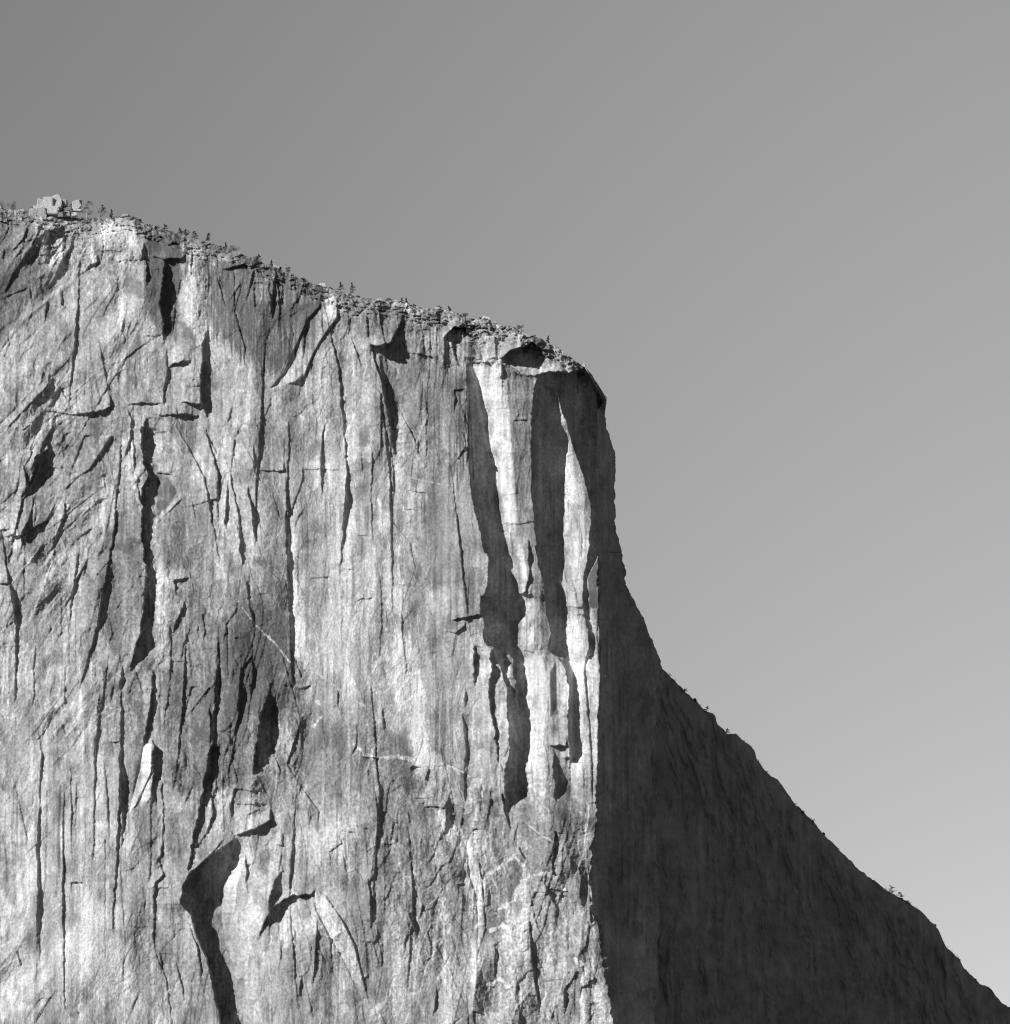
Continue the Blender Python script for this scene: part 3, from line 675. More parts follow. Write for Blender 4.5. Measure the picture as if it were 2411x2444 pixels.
    lay = below + 6 * fbm(X / 60, Y / 25, 92, 3)
    h += 4.5 * (terrace(-lay / 11, 1, .3) * 1.0 + lay / 11) * ss(0, .25, brow) * (.4 + rough)
    h += (5 * fbm(X / 26, Y / 10, 94, 4, .6) + 7 * facets(X / 17, Y / 8, 5, .9) + 3 * facets(X / 8, Y / 5, 6, .9)) * ss(0, .4, brow)
    cap = ss(880, 980, X) * ss(70, 30, below); h += (9 * facets(X / 22, Y / 14, 7, .9) + 4 * fbm(X / 14, Y / 10, 95, 4, .6)) * cap
    chain(h, hd + 5 * tri(X / 21, Y / 75, 41) + 1.2 * facets((X + wx * .1) / 16, (Y + wy * .1) / 50, 4, .9) + 1.2 * tri(X / 7, Y / 18, 42), X, Y)
    # measured corners, pillars and roofs
    for i, (c, o, pts) in enumerate(ST):
        o = dict(o); o['sd'] = i
        step(h, X, Y, conv(c, pts), o)
    for i, (c, o, pts) in enumerate(RF):
        o = dict(o); o['sd'] = i
        roof(h, X, Y, conv(c, pts), o)
    for c, poly, lift, gx, gy, f in FC:
        pl = conv(c, poly); cx = np.mean([p[0] for p in pl]); cy = np.mean([p[1] for p in pl])
        idx, mk, x, y = polymask(X, Y, pl, f * .5, blot * .5); wt = mk > .5
        if wt.sum() < 20: continue
        A = np.polyfit(y[wt], x[wt], 3); h[idx] += mk * (np.clip(lift, -2, 2) * .5 + gx * np.clip(x - np.polyval(A, y), -22, 22))
    # small cracks and flakes everywhere
    r = random.Random(5)
    def RQ(x, y):
        j = min(int(np.searchsorted(PX[300], x)), PX.shape[1] - 1); i = min(int(np.searchsorted(PY[:, j], y)), PX.shape[0] - 1); return .3 + .9 * float(rough[i, j])
    for k in range(430):
        x = r.uniform(-40, 1420); y = r.uniform(520, 2480); ln = r.uniform(14, 90) * r.choice((.6, 1, 1.6)); w = r.uniform(1.2, 3.6) * (2 if r.random() < .1 else 1)
        if x > 1100 and y < 1900:
            if x > 1400 or y < 900: continue
            w *= 1.4
        w *= RQ(x, y)
        if w < .9: continue
        sl = r.uniform(-.18, .12) - (.45 if x < 450 and r.random() < .5 else 0)
        pts = [(x, y, w * .3), (x + sl * ln * .5 + r.uniform(-3, 3), y + ln * .5, w), (x + sl * ln, y + ln, w * .3)]
        step(h, X, Y, pts, {'sd': k, 'R': 14, 'L': 14})
    for k in range(36):
        x = r.uniform(-40, 1090); y = r.uniform(560, 2460); ln = r.uniform(50, 190); w = r.uniform(3.5, 11)
        q = RQ(x, y)
        if q < .75: continue
        sl = r.uniform(-.15, .10) - (.5 if x < 480 and r.random() < .6 else 0)
        pts = [(x, y, w * .2), (x + sl * ln * .3 + r.uniform(-5, 5), y + ln * .3, w), (x + sl * ln * .7 + r.uniform(-5, 5), y + ln * .7, w * r.uniform(.4, 1)), (x + sl * ln, y + ln, w * .15)]
        step(h, X, Y, pts, {'sd': k + 50, 'R': 26, 'L': 26})
    for k in range(45):
        x = r.uniform(-40, 1400); y = r.uniform(540, 2460); ln = r.uniform(10, 45)
        roof(h, X, Y, [(x, y, .8), (x + ln * .6, y + r.uniform(-3, 3), r.uniform(1.2, 3.2)), (x + ln, y + r.uniform(-4, 4), .6)], {'sd': k, 'U': 10, 'D': 12})
    # the shaded side of the prow turns away from the sun
    xl = curve(LIT, Y); 
    near = np.exp(-np.clip(X - xl, 0, None) / 12)
    xl = xl + near * (jag(Y, 35, 31) * 3.5 + jag(Y, 36, 9) * (1.8 + 2.4 * ss(1850, 1950, Y)) + jag(Y + X * .6, 37, 4) * 1.3)
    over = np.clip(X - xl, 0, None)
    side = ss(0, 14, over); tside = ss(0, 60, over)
    h2 = 6 * fbm((X + wx * .2) / 26, Y / 320, 96, 4, .6) + 20 * tri(X / 30, Y / 90, 51) + 7 * tri(X / 13, Y / 30, 56) + 2.4 * fbm(X / 8, Y / 30, 98, 4, .65)
    edge = h.copy()
    h = h * (1 - .0 * side) - 1.9 * over + side * h2
    # top of the prow, where the skyline bends down
    # ---- tone
    tone = 1 + .15 * blot + .15 * fbm(X / 40, Y / 60, 104, 4) + .14 * fbm(X / 11, Y / 15, 105, 4, .6) * (.4 + rough)
    tone *= 1 - .22 * ss(.12, .42, fbm(hx / 60, hy / 90, 106, 5, .6))
    st = fbm((X + wx * .15) / 9, Y / 330, 108, 3); stm = ss(-.25, .45, fbm(X / 110, Y / 190, 112, 3))
    tone *= 1 - .24 * ss(.08, .32, st) * stm
    tone *= 1 + .14 * ss(.12, .34, fbm((X - wx * .15) / 12, Y / 300, 116, 3)) * (1 - stm * .5)
    grit = fbm(X / 13, Y / 20, 125, 4, .65)
    tone *= 1 + .22 * facets((hx + 9 * grit) / 60, (hy + 9 * grit) / 150, 8, .2) + .16 * facets((hx + 4 * grit) / 24, (hy + 4 * grit) / 52, 9, .2) * (.3 + rough)
    band = fbm((X + wx * .2) / 34, Y / 900, 107, 3, .6); zone = np.clip(ss(1300, 1650, Y) * ss(420, 200, X) + ss(620, 760, X) * ss(1150, 950, X) * ss(850, 1100, Y) * ss(1900, 1600, Y), 0, 1)
    tone *= 1 + .26 * band * (.35 + .9 * zone)
    for c, poly, fac, f in TN:
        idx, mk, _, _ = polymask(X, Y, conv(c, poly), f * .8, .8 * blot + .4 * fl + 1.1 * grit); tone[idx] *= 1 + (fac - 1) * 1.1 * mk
    # dark water streaks in the two stained walls
    for c, poly, f in (('M', [(375,490),(500,490),(620,550),(600,640),(500,720),(400,640)], 12), ('M', [(260,430),(350,440),(350,520),(320,600),(270,560)], 8), ('M', [(500,470),(620,545),(640,640),(560,600)], 10), ('M', [(840,700),(890,700),(900,900),(850,900)], 10)):
        idx, mk, x, y = polymask(X, Y, conv(c, poly), f, blot); s = fbm(x / 5.5, y / 170, 120, 3)
        tone[idx] *= 1 - .5 * mk * ss(-.05, .4, s)
    for c, pts, hw in DK:
        p = conv(c, pts)
        for a, b in zip(p[:-1], p[1:]):
            idx = np.where((X > min(a[0], b[0]) - 12) & (X < max(a[0], b[0]) + 12) & (Y > min(a[1], b[1]) - 12) & (Y < max(a[1], b[1]) + 12))
            x = X[idx]; y = Y[idx]; t = np.clip(((x - a[0]) * (b[0] - a[0]) + (y - a[1]) * (b[1] - a[1])) / ((b[0] - a[0])**2 + (b[1] - a[1])**2), 0, 1)
            d = np.hypot(x - a[0] - t * (b[0] - a[0]), y - a[1] - t * (b[1] - a[1])) + 3.2 * perlin(x / 9, y / 9, 124) + hw * 1.6 * (perlin(x / 26, y / 26, 129) + .1)
            tone[idx] = np.maximum(tone[idx], 1.0 + (.10 + .03 * hw) * (1 - ss(hw * .6, hw * 1.5, d)) - .4 * ss(hw * .6, hw * 1.5, d))
    tone *= 1 - .14 * tside  # prow's shaded side painted darker, closer to the ridge tone
    tone *= 1 + (.12 * perlin(X / 3.1, Y / 3.6, 126) + .12 * (rng.rand(*X.shape) - .5) + .16 * perlin(X / 6.5, Y / 8, 127)) * (.7 + .5 * rough) * (1 - .4 * side)
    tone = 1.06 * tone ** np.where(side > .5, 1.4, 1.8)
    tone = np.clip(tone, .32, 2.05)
    global RIMH
    def RIMH(x, y):
        j = int(np.argmin(np.abs(X[60] - x))); i = int(np.argmin(np.abs(Y[:, j] - y))); return float(h[min(i + 1, 900), j])
    Xw, Yw, Zw = world(X, Y, h)
    # ---- plateau behind the rim and the hidden back of the prow
    nb = 26; bk = 420 * (np.arange(1, nb + 1) / nb)**1.6
    n, m = Xw.shape
    def pad(A, rows, cols): return np.pad(A, ((rows, 0), (0, cols)), mode='edge')
    Xw = pad(Xw, nb, nb); Yw = pad(Yw, nb, nb); Zw = pad(Zw, nb, nb); tone = pad(tone, nb, nb)
    bt = np.zeros((n + nb, 1)); bt[:nb, 0] = bk[::-1]; br = np.zeros((1, m + nb)); br[0, m:] = bk
    dy = np.maximum(bt, 0) + br * .9
    wob = perlin(Xw / 30., Yw / 30 + dy / 25., 128) * np.minimum(dy * .06, 4)
    Yw = Yw + dy; Xw = Xw - .18 * br - .06 * br * 0
    Zw = Zw - bt * .04 - br * .05 + wob * (bt > 0)
    Zw = np.maximum(Zw, -8)
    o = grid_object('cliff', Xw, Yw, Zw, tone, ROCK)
    o['kind'] = 'structure'; o['label'] = 'tall pale granite cliff wall with sunlit face and dark prow'
    return o
build_cliff()

# ------------------------------------------------------------------ the shaded ridge behind the prow
def build_ridge():
    xs = np.linspace(1480, 3000, 820); vs = np.linspace(0, 1, 560)**1.15
    ty = curve(RIDGE, xs) + jag(xs, 131, 9) * 2.0 + jag(xs, 132, 3.7) * 1.2 + jag(xs, 133, 31) * 2
    X = np.repeat(xs[None, :], len(vs), 0); Y = ty[None, :] + vs[:, None] * (2960 - ty[None, :])
    below = Y - ty[None, :]
    wx = fbm(X / 160, Y / 260, 140, 3) * 30
    # gullies run down and to the right below the crest, straight down lower
    sl = X - np.minimum(below, 260) * .45
    h = -400 - np.maximum(X - 1560, -80) * 1.2 + below * .12
    h += 34 * fbm((sl + wx) / 130, Y / 420, 144, 4, .55) + 14 * (terrace(fbm((sl + wx * .6) / 48, Y / 230, 148, 3), 5, .2)) + 3 * fbm((sl + wx) / 14, Y / 40, 152, 4, .65) + 50 * tri(sl / 90, Y / 190, 52) + 18 * tri((X + wx) / 37, Y / 70, 53) + 6 * tri(X / 15, Y / 24, 54) + 10 * fbm(X / 40, Y / 45, 55, 4, .6)
    h += 2.5 * fbm(X / 6, Y / 14, 154, 3, .6)
    h -= 60 * np.clip(1 - below / 60, 0, 1)**2.2
    tone = .95 + .30 * fbm(X / 90, Y / 130, 156, 4) + .35 * fbm((X + wx * .3) / 10, Y / 260, 158, 3) * ss(-.2, .3, fbm(X / 150, Y / 200, 159, 2)) + .25 * fbm(X / 22, Y / 30, 157, 4)
    tone = np.clip(tone, .5, 1.5)
    Xw, Yw, Zw = world(X, Y, h)
    nb = 20; bk = 500 * (np.arange(1, nb + 1) / nb)**1.5
    n, m = Xw.shape
    Xw, Yw, Zw, tone = (np.pad(A, ((nb, 0), (0, 0)), mode='edge') for A in (Xw, Yw, Zw, tone))
    bt = np.zeros((n + nb, 1)); bt[:nb, 0] = bk[::-1]
    Yw = Yw + bt; Zw = np.maximum(Zw - bt * .12, -8)
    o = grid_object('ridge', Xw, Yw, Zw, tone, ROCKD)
    o['kind'] = 'structure'; o['label'] = 'dark shaded rock shoulder sloping down to the right behind the prow'
build_ridge()

# ------------------------------------------------------------------ valley floor
me = bpy.data.meshes.new('ground'); G = 12000
me.from_pydata([(-G, -G, 0), (G, -G, 0), (G, G, 0), (-G, G, 0)], [], [(0, 1, 2, 3)]); me.materials.append(GROUND)
o = bpy.data.objects.new('ground', me); C.objects.link(o); o['kind'] = 'structure'

# ------------------------------------------------------------------ trees, shrubs, boulders
def mesh_obj(name, verts, faces, mat, parent=None):
    me = bpy.data.meshes.new(name); me.from_pydata(verts, [], faces); me.materials.append(mat); me.update()
    ob = bpy.data.objects.new(name, me); C.objects.link(ob)
    if parent: ob.parent = parent
    return ob
def tube(V, F, pts, rads, n=6):
    b = len(V)
    for (x, y, z), r in zip(pts, rads):
        for k in range(n): V.append((x + r * math.cos(6.2832 * k / n), y + r * math.sin(6.2832 * k / n), z))
    for j in range(len(pts) - 1):
        for k in range(n):
            a = b + j * n + k; c = b + j * n + (k + 1) % n; F.append((a, c, c + n, a + n))
def leaves(V, F, c, rad, n, size, r):
    for _ in range(n):
        while True:
            p = [r.uniform(-1, 1) for _ in range(3)]
            if sum(q * q for q in p) < 1: break
        x, y, z = c[0] + p[0] * rad[0], c[1] + p[1] * rad[1], c[2] + p[2] * rad[2]
        b = len(V); s = size * r.uniform(.6, 1.3)
        d = [r.gauss(0, 1) for _ in range(3)]; e = [r.gauss(0, 1) for _ in range(3)]
        ld = math.sqrt(sum(q * q for q in d)) or 1; le = math.sqrt(sum(q * q for q in e)) or 1
        d = [q / ld * s for q in d]; e = [q / le * s * .7 for q in e]
        V += [(x - d[0], y - d[1], z - d[2]), (x + e[0], y + e[1], z + e[2]), (x + d[0], y + d[1], z + d[2])]
        F.append((b, b + 1, b + 2))
def tree(kind, H, W, lean, seed, mats):
    """trunk and crown meshes; kind: pine (spreading), spire (narrow), flag (crown to one side), shrub"""
    r = random.Random(seed)
    TV, TF, LV, LF = [], [], [], []
    if kind == 'shrub':
        for k in range(5):
            a = r.uniform(0, 6.28); x, y = math.cos(a) * W * .35, math.sin(a) * W * .35
            tube(TV, TF, [(x * .1, y * .1, -.5), (x * .5, y * .5, H * .35), (x, y, H * .7)], [.14, .09, .04], 5)
        for k in range(11):
            a = r.uniform(0, 6.28); q = r.uniform(0, .42) * W
            leaves(LV, LF, (math.cos(a) * q + lean * H * .3, math.sin(a) * q, H * r.uniform(.25, .75)), (W * .17, W * .17, H * .2), 70, .30, r)
        return (TV, TF), (LV, LF)
    top = (lean * H, 0, H)
    pts = [(lean * H * t * t, 0.15 * math.sin(3 * t) * W * .2, -1 + (H + 1) * t) for t in (0, .25, .5, .75, 1)]
    tube(TV, TF, pts, [.035 * H, .028 * H, .022 * H, .014 * H, .005 * H], 7)
    nb = 16 if kind != 'spire' else 22
    for k in range(nb):
        t = (.30 if kind != 'spire' else .14) + (.68 if kind != 'spire' else .84) * (k + r.random() * .6) / nb
        t = min(t, .98)
        a = r.uniform(0, 6.28)
        if kind == 'flag': a = r.gauss(0, .9)
        if kind == 'spire': ln = W * .5 * (1.05 - t) * r.uniform(.6, 1.1) + .1
        else: ln = W * .5 * math.sin(min(1, (1.08 - t) * 1.5) * 1.5) * r.uniform(.45, 1.1)
        bx, bz = lean * H * t * t, -1 + (H + 1) * t
        ex, ey, ez = bx + math.cos(a) * ln, math.sin(a) * ln, bz + ln * r.uniform(-.05, .4)
        tube(TV, TF, [(bx, 0, bz), ((bx + ex) / 2, ey / 2, (bz + ez) / 2), (ex, ey, ez)], [.010 * H, .006 * H, .003 * H], 4)
        for f in ((.55, .16), (1.0, .20)):
            rad = max(.25, ln * f[1] + .032 * H)
            leaves(LV, LF, (bx + (ex - bx) * f[0], ey * f[0], bz + (ez - bz) * f[0] + .1), (rad * 1.3, rad * 1.3, rad * .7), 55, .26, r)
    return (TV, TF), (LV, LF)
def plant(x, py, kind, hpx, wpx, lean, label, group=None, seed=0, name=None, cat=None, back=3, pale=False, ridge=False, hval=None):
    """stand a plant so that its foot is on the rock at photo position (x, py)"""
    if hval is None: hval = -42 - back if not ridge else -455 - (x - 1560) * 1.2 - back
    X, Y, Z = world(x, py, hval); k = Y / Y0
    H = hpx * PXM * k; W = wpx * PXM * k
    nm = name or ('shrub' if kind == 'shrub' else 'pine_tree')
    e = bpy.data.objects.new(nm, None); C.objects.link(e); e.location = (X, Y, Z)
    e.rotation_euler = (0, 0, 0)
    e['label'] = label; e['category'] = cat or ('shrub' if kind == 'shrub' else 'tree')
    if group: e['group'] = group
    (a, b), (c, d) = tree(kind, H, W, lean, seed, None)
    mesh_obj('stem' if kind == 'shrub' else 'trunk', a, b, DEAD if pale else BARK, e)
    mesh_obj('foliage' if kind == 'shrub' else 'crown', c, d, LEAF if kind == 'shrub' else NEEDLE, e)
    return e
RIM = 'pines along the cliff rim'; RS = 'shrubs along the cliff rim'; RT = 'trees on the shaded ridge'; RB = 'shrubs on the shaded ridge'
P = [
(3,500,'shrub',24,36,0,'broad dark shrub on the rim cut off by the left edge of the picture',RS),
(30,503,'shrub',24,32,0,'large rounded dark shrub on the rim, second from the left picture edge',RS),
(10,530,'shrub',20,40,0,'low wide shrub on the slope just beneath the leftmost rim shrubs',RS),
(58,514,'shrub',14,18,0,'small shrub in rubble between the rounded shrub and the boulder pile',RS),
(78,508,'shrub',18,26,0,'dense shrub against the left foot of the boulder pile',RS),
(152,518,'shrub',42,14,0,'tall thin shrub growing up the right flank of the boulder pile',RS),
(168,520,'pine',34,26,.1,'dark bushy pine between the boulder pile and the square block',RIM),
(159,520,'snag',30,5,.0,'',None),
(206,524,'pine',46,34,.22,'taller pine with a pale slanting trunk right of the square block',RIM),
(236,524,'flag',36,30,.30,'pine with bare leaning trunk and crown pushed to the right, beside the tallest rim pine',RIM),
(266,522,'spire',24,15,0,'small pointed conifer alone on the rim right of the leaning pine',RIM),
(334,530,'shrub',10,14,0,'tiny dark shrub where the rim starts to slope down',RS),
(394,549,'pine',16,12,0,'small tree on the rim slope right of the tiny dark shrub',RIM),
(430,563,'flag',20,20,-.2,'left one of two touching trees on the upper rim slope',RIM),
(444,568,'pine',22,20,0,'right one of two touching trees on the upper rim slope',RIM),
(464,574,'pine',24,16,0,'slender tree standing just right of the two touching trees',RIM),
(490,579,'flag',24,18,.35,'tree leaning right with a flat topped crown on the upper rim slope',RIM),
(539,591,'spire',14,7,0,'tiny thin sapling between the leaning flat topped tree and the wide shrub',RIM),
(561,600,'shrub',18,36,0,'wide dark shrub on the rim above the streaked wall',RS),
(603,622,'shrub',12,34,0,'flat dark shrub mat hugging the rim right of the wide shrub',RS),
(617,624,'pine',18,14,0,'small tree rising from the flat shrub mat',RIM),
(648,635,'spire',16,9,0,'narrow spire shaped sapling on the bare rim slab',RIM),
(668,643,'shrub',9,10,0,'small round shrub just right of the spire shaped sapling',RS),
(687,652,'shrub',18,14,0,'upright shrub on a rim slab halfway down to the paired pines',RS),
(722,669,'shrub',7,28,0,'very low dark shrub strip on the middle rim slab',RS),
(788,690,'shrub',6,12,0,'tiny shrub directly left of the paired pines',RS),
(808,697,'flag',24,20,.2,'wind swept pine, left of the pair on the middle rim',RIM),
(836,705,'flag',30,22,.12,'pine with tall bare trunk, right of the pair on the middle rim',RIM),
(856,713,'shrub',10,14,0,'shrub at the foot of the right hand paired pine',RS),
(926,721,'shrub',13,26,.4,'spreading shrub leaning right on the rubble rim beyond the paired pines',RS),
(959,722,'spire',13,8,0,'left one of two little pointed bushes on the rim rubble',RIM),
(970,725,'spire',15,10,0,'right one of two little pointed bushes on the rim rubble',RIM),
(988,734,'shrub',11,16,0,'dark round shrub right below the two little pointed bushes',RS),
(1048,737,'shrub',9,16,.2,'faint sparse shrub on the flat rim stretch above the cave',RS),
(1073,744,'flag',15,9,-.3,'thin sapling leaning left on the rim above the cave',RIM),
(1108,760,'shrub',18,24,.2,'bushy shrub leaning right on the rim above the great corner',RS),
(1128,768,'shrub',10,16,0,'dark shrub in the notch of the rim above the great corner',RS),
(1150,763,'shrub',7,12,0,'little shrub left of the rim blocks above the great corner',RS),
(1240,788,'shrub',16,26,0,'rounded shrub on the rim above the prow roof',RS),
(1308,820,'spire',20,14,.1,'thin tree alone on the rim where the prow rounds down',RIM),
(1272,804,'shrub',5,14,0,'very small shrub between the rounded shrub and the lone prow tree',RS),
(964,760,'shrub',14,26,0,'dark shrub on the slope below the two little pointed bushes',RS),
(1032,756,'shrub',10,34,0,'long dark shrub on a ledge below the flat rim stretch',RS),
]
Q = [
(1634,1652,'shrub',11,14,0,'highest shrub on the shaded ridge',RB),
(1660,1673,'shrub',8,8,0,'tiny shrub just below the highest shrub on the shaded ridge',RB),
(1687,1702,'pine',17,13,.1,'small tree beside the rock knob high on the shaded ridge',RT),
(1736,1752,'pine',14,12,0,'little round topped tree in the saddle of the shaded ridge',RT),
(1809,1822,'shrub',8,9,0,'tiny shrub at the foot of the steep step on the shaded ridge',RB),
(1917,1942,'shrub',9,9,0,'small shrub halfway down the ridge, upper of three',RB),
(1940,1966,'shrub',16,12,0,'tallest shrub of the three halfway down the ridge',RB),
(1966,1994,'shrub',10,9,0,'small shrub halfway down the ridge, lowest of three',RB),
(2128,2136,'pine',24,20,-.1,'left and larger of the two dark pines low on the ridge',RT),
(2149,2146,'pine',18,18,-.15,'right and smaller of the two dark pines low on the ridge',RT),
(2166,2158,'shrub',12,24,0,'dense dark shrub right below the two ridge pines',RB),
(2231,2212,'shrub',12,12,0,'sparse shrub on the ridge below the dense dark shrub',RB),
(2329,2342,'shrub',8,8,0,'last tiny shrub low on the ridge near the right edge',RB),
]
for i, (x, py, kind, hp, wp, ln, lab, grp) in enumerate(P):
    if kind == 'snag':
        X, Y, Z = world(x, py, -46); V, F = [], []; H = hp * PXM
        tube(V, F, [(0, 0, -1), (H * .12, 0, H * .5), (H * .32, 0, H)], [.5, .4, .2], 8)
        tube(V, F, [(H * .15, 0, H * .55), (H * .02, .3, H * .75)], [.18, .06], 5); tube(V, F, [(H * .22, 0, H * .7), (H * .45, .2, H * .82)], [.16, .05], 5)
        e = mesh_obj('dead_trunk', V, F, DEAD); e.location = (X, Y, Z); e['label'] = 'bleached dead trunk leaning right at the foot of the boulder pile'; e['category'] = 'dead tree'
        continue
    hv = None
    if py - curve(SKY, x) > 14: hv = -8
    plant(x, py + 1, kind, hp, wp, ln, lab, grp, seed=i, pale=(i in (8, 9)), hval=hv)
for i, (x, py, kind, hp, wp, ln, lab, grp) in enumerate(Q):
    plant(x, py + 1, kind, hp, wp, ln, lab, grp, seed=100 + i, ridge=True)

def scrub(name, label, spots, size, seed):
    r = random.Random(seed); V, F = [], []
    for x, y, hv, n in spots:
        X, Y, Z = world(x, y, hv)
        leaves(V, F, (X, Y, Z + .3), (size * r.uniform(.6, 1.4), size, size * r.uniform(.3, .55)), n, .38, r)
    o = mesh_obj(name, V, F, LEAF); o['kind'] = 'stuff'; o['label'] = label
    return o
r = random.Random(21); sp = []
for k in range(330):
    x = r.choice((r.uniform(-60, 320), r.uniform(320, 860), r.uniform(860, 1400), r.uniform(860, 1400)))
    b = abs(r.gauss(0, 1)) * (16 if x > 850 or x < 120 else 7)
    hv = RIMH(x, float(curve(SKY, x)) + b)
    if hv is not None: sp.append((x, float(curve(SKY, x)) + b, hv + 1.5, r.randint(18, 60)))
scrub('scrub', 'low dark scrub scattered among the rubble along the cliff rim', sp, 1.9, 3)
sp = []
for k in range(150):
    x = r.uniform(1590, 2480); b = abs(r.gauss(0, 1)) * 3
    sp.append((x, float(curve(RIDGE, x)) + b - 1, -455 - (x - 1560) * 1.2, r.randint(10, 40)))
scrub('scrub', 'low dark scrub clinging to the crest of the shaded ridge', sp, 1.5, 4)
def boulder(x, y, w, hgt, label, seed, blocky=.6, tilt=0, hval=-38, tone=1.0, depth=None):
    """angular boulder centred on photo position (x, y), w x hgt pixels"""
    r = random.Random(seed); n = 14
    import bmesh
    bm = bmesh.new(); bmesh.ops.create_icosphere(bm, subdivisions=4, radius=1)
    pl = []
    for sx in ((1,0,0),(-1,0,0),(0,1,0),(0,-1,0),(0,0,1),(0,0,-1)):
        d = [q + r.uniform(-.22, .22) for q in sx]; l = math.sqrt(sum(q*q for q in d)); pl.append(([q/l for q in d], r.uniform(.62, .74)))
    for _ in range(5):
        d = [r.gauss(0, 1) for _ in range(3)]; l = math.sqrt(sum(q*q for q in d)); pl.append(([q/l for q in d], r.uniform(.80, 1.0)))
    for v in bm.verts:
        c = v.co.copy(); t = 1.22
        for d, k in pl:
            s = c.x*d[0] + c.y*d[1] + c.z*d[2]
            if s > 1e-6: t = min(t, k / s)
        c *= t * (1 + .010 * math.sin(9*c.x + seed) * math.sin(8*c.z + 1.3*seed))
        v.co = c
    sx = w * PXM / 1.36; sz = hgt * PXM / 1.36; sy = (depth or (w + hgt) / 2) * PXM / 1.36
    ct, st = math.cos(tilt), math.sin(tilt)
    for v in bm.verts:
        a, b, c = v.co.x * sx, v.co.y * sy, v.co.z * sz
        v.co = (a * ct - c * st, b, a * st + c * ct)
    me = bpy.data.meshes.new('boulder'); bm.to_mesh(me); bm.free()
    at = me.attributes.new('tone', 'FLOAT', 'POINT'); at.data.foreach_set('value', np.full(len(me.vertices), tone, np.float32))
    me.materials.append(ROCK)
    ob = bpy.data.objects.new('boulder', me); C.objects.link(ob)
    ob.location = world(x, y, hval)
    ob['label'] = label; ob['category'] = 'boulder'; ob['group'] = 'boulders on the summit rim'
    return ob
BL = [
(93,526,40,44,'big pale block at the bottom left of the summit boulder pile',1,-34,.05,1.1),
(112,508,58,24,'long flat boulder forming the base course of the summit pile',2,-40,.02,1.25),
(99,492,20,24,'upright slab on the left side of the summit boulder pile',3,-44,-.25,1.3),
(118,487,28,24,'square pale boulder in the middle of the summit pile',4,-46,.0,1.3),
(140,492,18,22,'narrow boulder next to the square one in the summit pile',5,-46,.1,1.25),
(136,475,20,16,'topmost rounded boulder crowning the summit pile',6,-48,.1,1.25),
(153,486,16,16,'boulder high on the right shoulder of the summit pile',7,-50,-.1,1.0),
(183,491,22,19,'squared block standing apart right of the summit pile',8,-50,.08,1.3),
(185,502,20,6,'thin slab lying under the squared block right of the summit pile',9,-48,-.08,1.3),
(160,512,16,12,'small boulder at the right foot of the summit pile',10,-40,.2,1.0),
(178,513,12,9,'little pale stone in front of the thin slab',11,-40,.2,1.2),
(52,508,18,9,'pale stone lying between the shrubs left of the summit pile',12,-44,.1,1.2),
(72,513,12,8,'small stone just left of the summit pile',13,-40,.2,1.1),
(40,517,14,8,'flat stone below the rounded shrub left of the summit pile',14,-38,-.1,1.1),
(300,515,18,5,'flat slab on the highest hump of the rim right of the pointed conifer',15,-44,.05,1.2),
(660,640,16,7,'pale slab on the rim right of the narrow spire sapling',16,-44,-.4,1.2),
(770,683,16,9,'bright block capping the rim at the head of the pale ramp',17,-42,-.2,1.3),
(905,716,12,5,'small slab on the rubble rim left of the spreading shrub',18,-44,.0,1.2),
(1044,736,10,5,'small pale stone on the flat rim stretch',19,-44,.0,1.2),
(1161,761,18,9,'pale block perched on the rim above the great corner',20,-44,-.3,1.3),
(1130,776,28,16,'leaning pale slab below the notch in the rim',21,-34,.35,1.25),
(1180,771,12,7,'small stone just right of the perched rim block',22,-44,-.3,1.1),
(1394,873,8,7,'tiny stone on the rim where the prow turns steep',23,-60,-.6,1.2),
]
for x, y, w, hg, lab, sd, hv, ti, tn in BL: boulder(x, y, w, hg, lab, sd, tilt=ti, hval=hv, tone=tn)

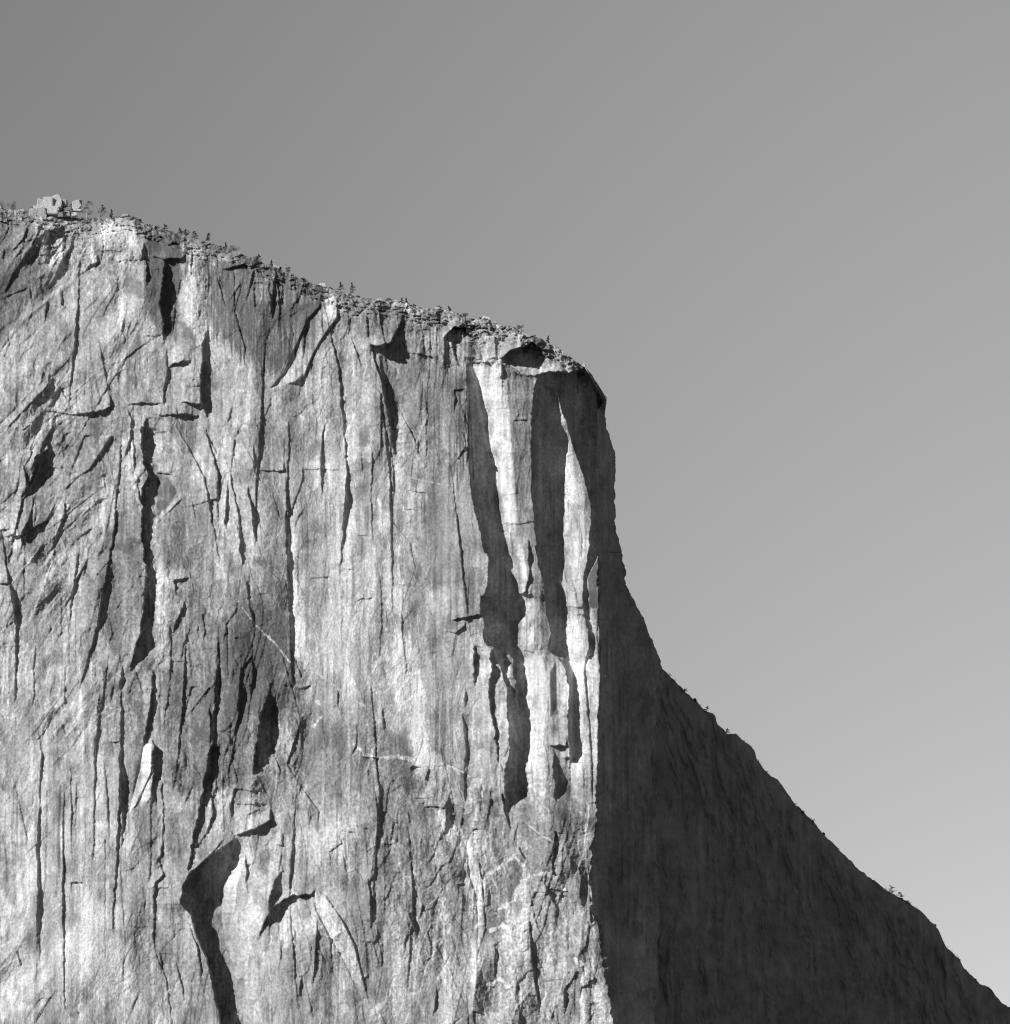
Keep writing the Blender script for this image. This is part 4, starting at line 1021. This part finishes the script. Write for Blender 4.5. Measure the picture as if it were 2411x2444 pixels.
# ------------------------------------------------------------------ light, sky, camera
SKYP, SKYK = .44, 1.80
d = np.array([KX, 1.0, -KZ]); d /= np.linalg.norm(d)
from mathutils import Vector
sun = bpy.data.lights.new('sun', 'SUN'); sun.energy = 4.6; sun.angle = math.radians(.5); sun.color = (1, 1, 1)
so = bpy.data.objects.new('sun', sun); C.objects.link(so); so.rotation_euler = Vector(d).to_track_quat('-Z', 'Y').to_euler(); so.location = (-600, -600, 1500)
w = bpy.data.worlds.new('World'); bpy.context.scene.world = w; w.use_nodes = True
N, Lk = w.node_tree.nodes, w.node_tree.links
bg = N['Background']; sk = N.new('ShaderNodeTexSky'); sk.sky_type = 'NISHITA'; sk.sun_disc = False
sk.sun_elevation = math.asin(-d[2]); sk.sun_rotation = math.atan2(-d[0], -d[1]); sk.altitude = 1200; sk.air_density = 1.0; sk.dust_density = .6; sk.ozone_density = 1
# monochrome film behind a yellow-red filter: mostly the red record of the sky
sp = N.new('ShaderNodeSeparateColor'); Lk.new(sk.outputs[0], sp.inputs[0])
def M(a, b, op='MULTIPLY'):
    t = N.new('ShaderNodeMath'); t.operation = op
    for i, v in enumerate((a, b)):
        if isinstance(v, (int, float)): t.inputs[i].default_value = v
        else: Lk.new(v, t.inputs[i])
    return t.outputs[0]
v = M(M(sp.outputs[0], .75), M(sp.outputs[1], .25), 'ADD')
# film response; sky dimmed away from the view to keep the shaded rock dark
v = M(M(v, SKYP, 'POWER'), SKYK)
tcw = N.new('ShaderNodeTexCoord'); sx = N.new('ShaderNodeSeparateXYZ'); Lk.new(tcw.outputs['Generated'], sx.inputs[0])
def MR(x, a, b, c, e):
    t = N.new('ShaderNodeMapRange'); t.interpolation_type = 'SMOOTHSTEP'
    for i, q in enumerate((a, b, c, e)): t.inputs[i + 1].default_value = q
    Lk.new(x, t.inputs[0]); return t.outputs[0]
v = M(v, MR(sx.outputs[1], .55, .97, .31, 1.0))
v = M(v, MR(sx.outputs[0], -.30, .24, .82, 1.34))
cb = N.new('ShaderNodeCombineColor')
for i in range(3): Lk.new(v, cb.inputs[i])
Lk.new(cb.outputs[0], bg.inputs['Color']); bg.inputs['Strength'].default_value = .12

cam = bpy.data.cameras.new('camera'); co = bpy.data.objects.new('camera', cam); C.objects.link(co)
W = 2411 * PXM
cam.sensor_fit = 'HORIZONTAL'; cam.sensor_width = 36; cam.lens = 36 * Y0 / W
co.location = (0, 0, CAMZ); co.rotation_euler = (math.pi / 2, 0, 0)
cam.shift_y = ((ZB + 2444 * PXM / 2) - CAMZ) / W
cam.clip_start = 1; cam.clip_end = 30000
sc = bpy.context.scene; sc.camera = co; sc.cycles.filter_width = 1.15
sc.view_settings.view_transform = 'Standard'; sc.view_settings.look = 'None'; sc.view_settings.exposure = 0; sc.view_settings.gamma = 1
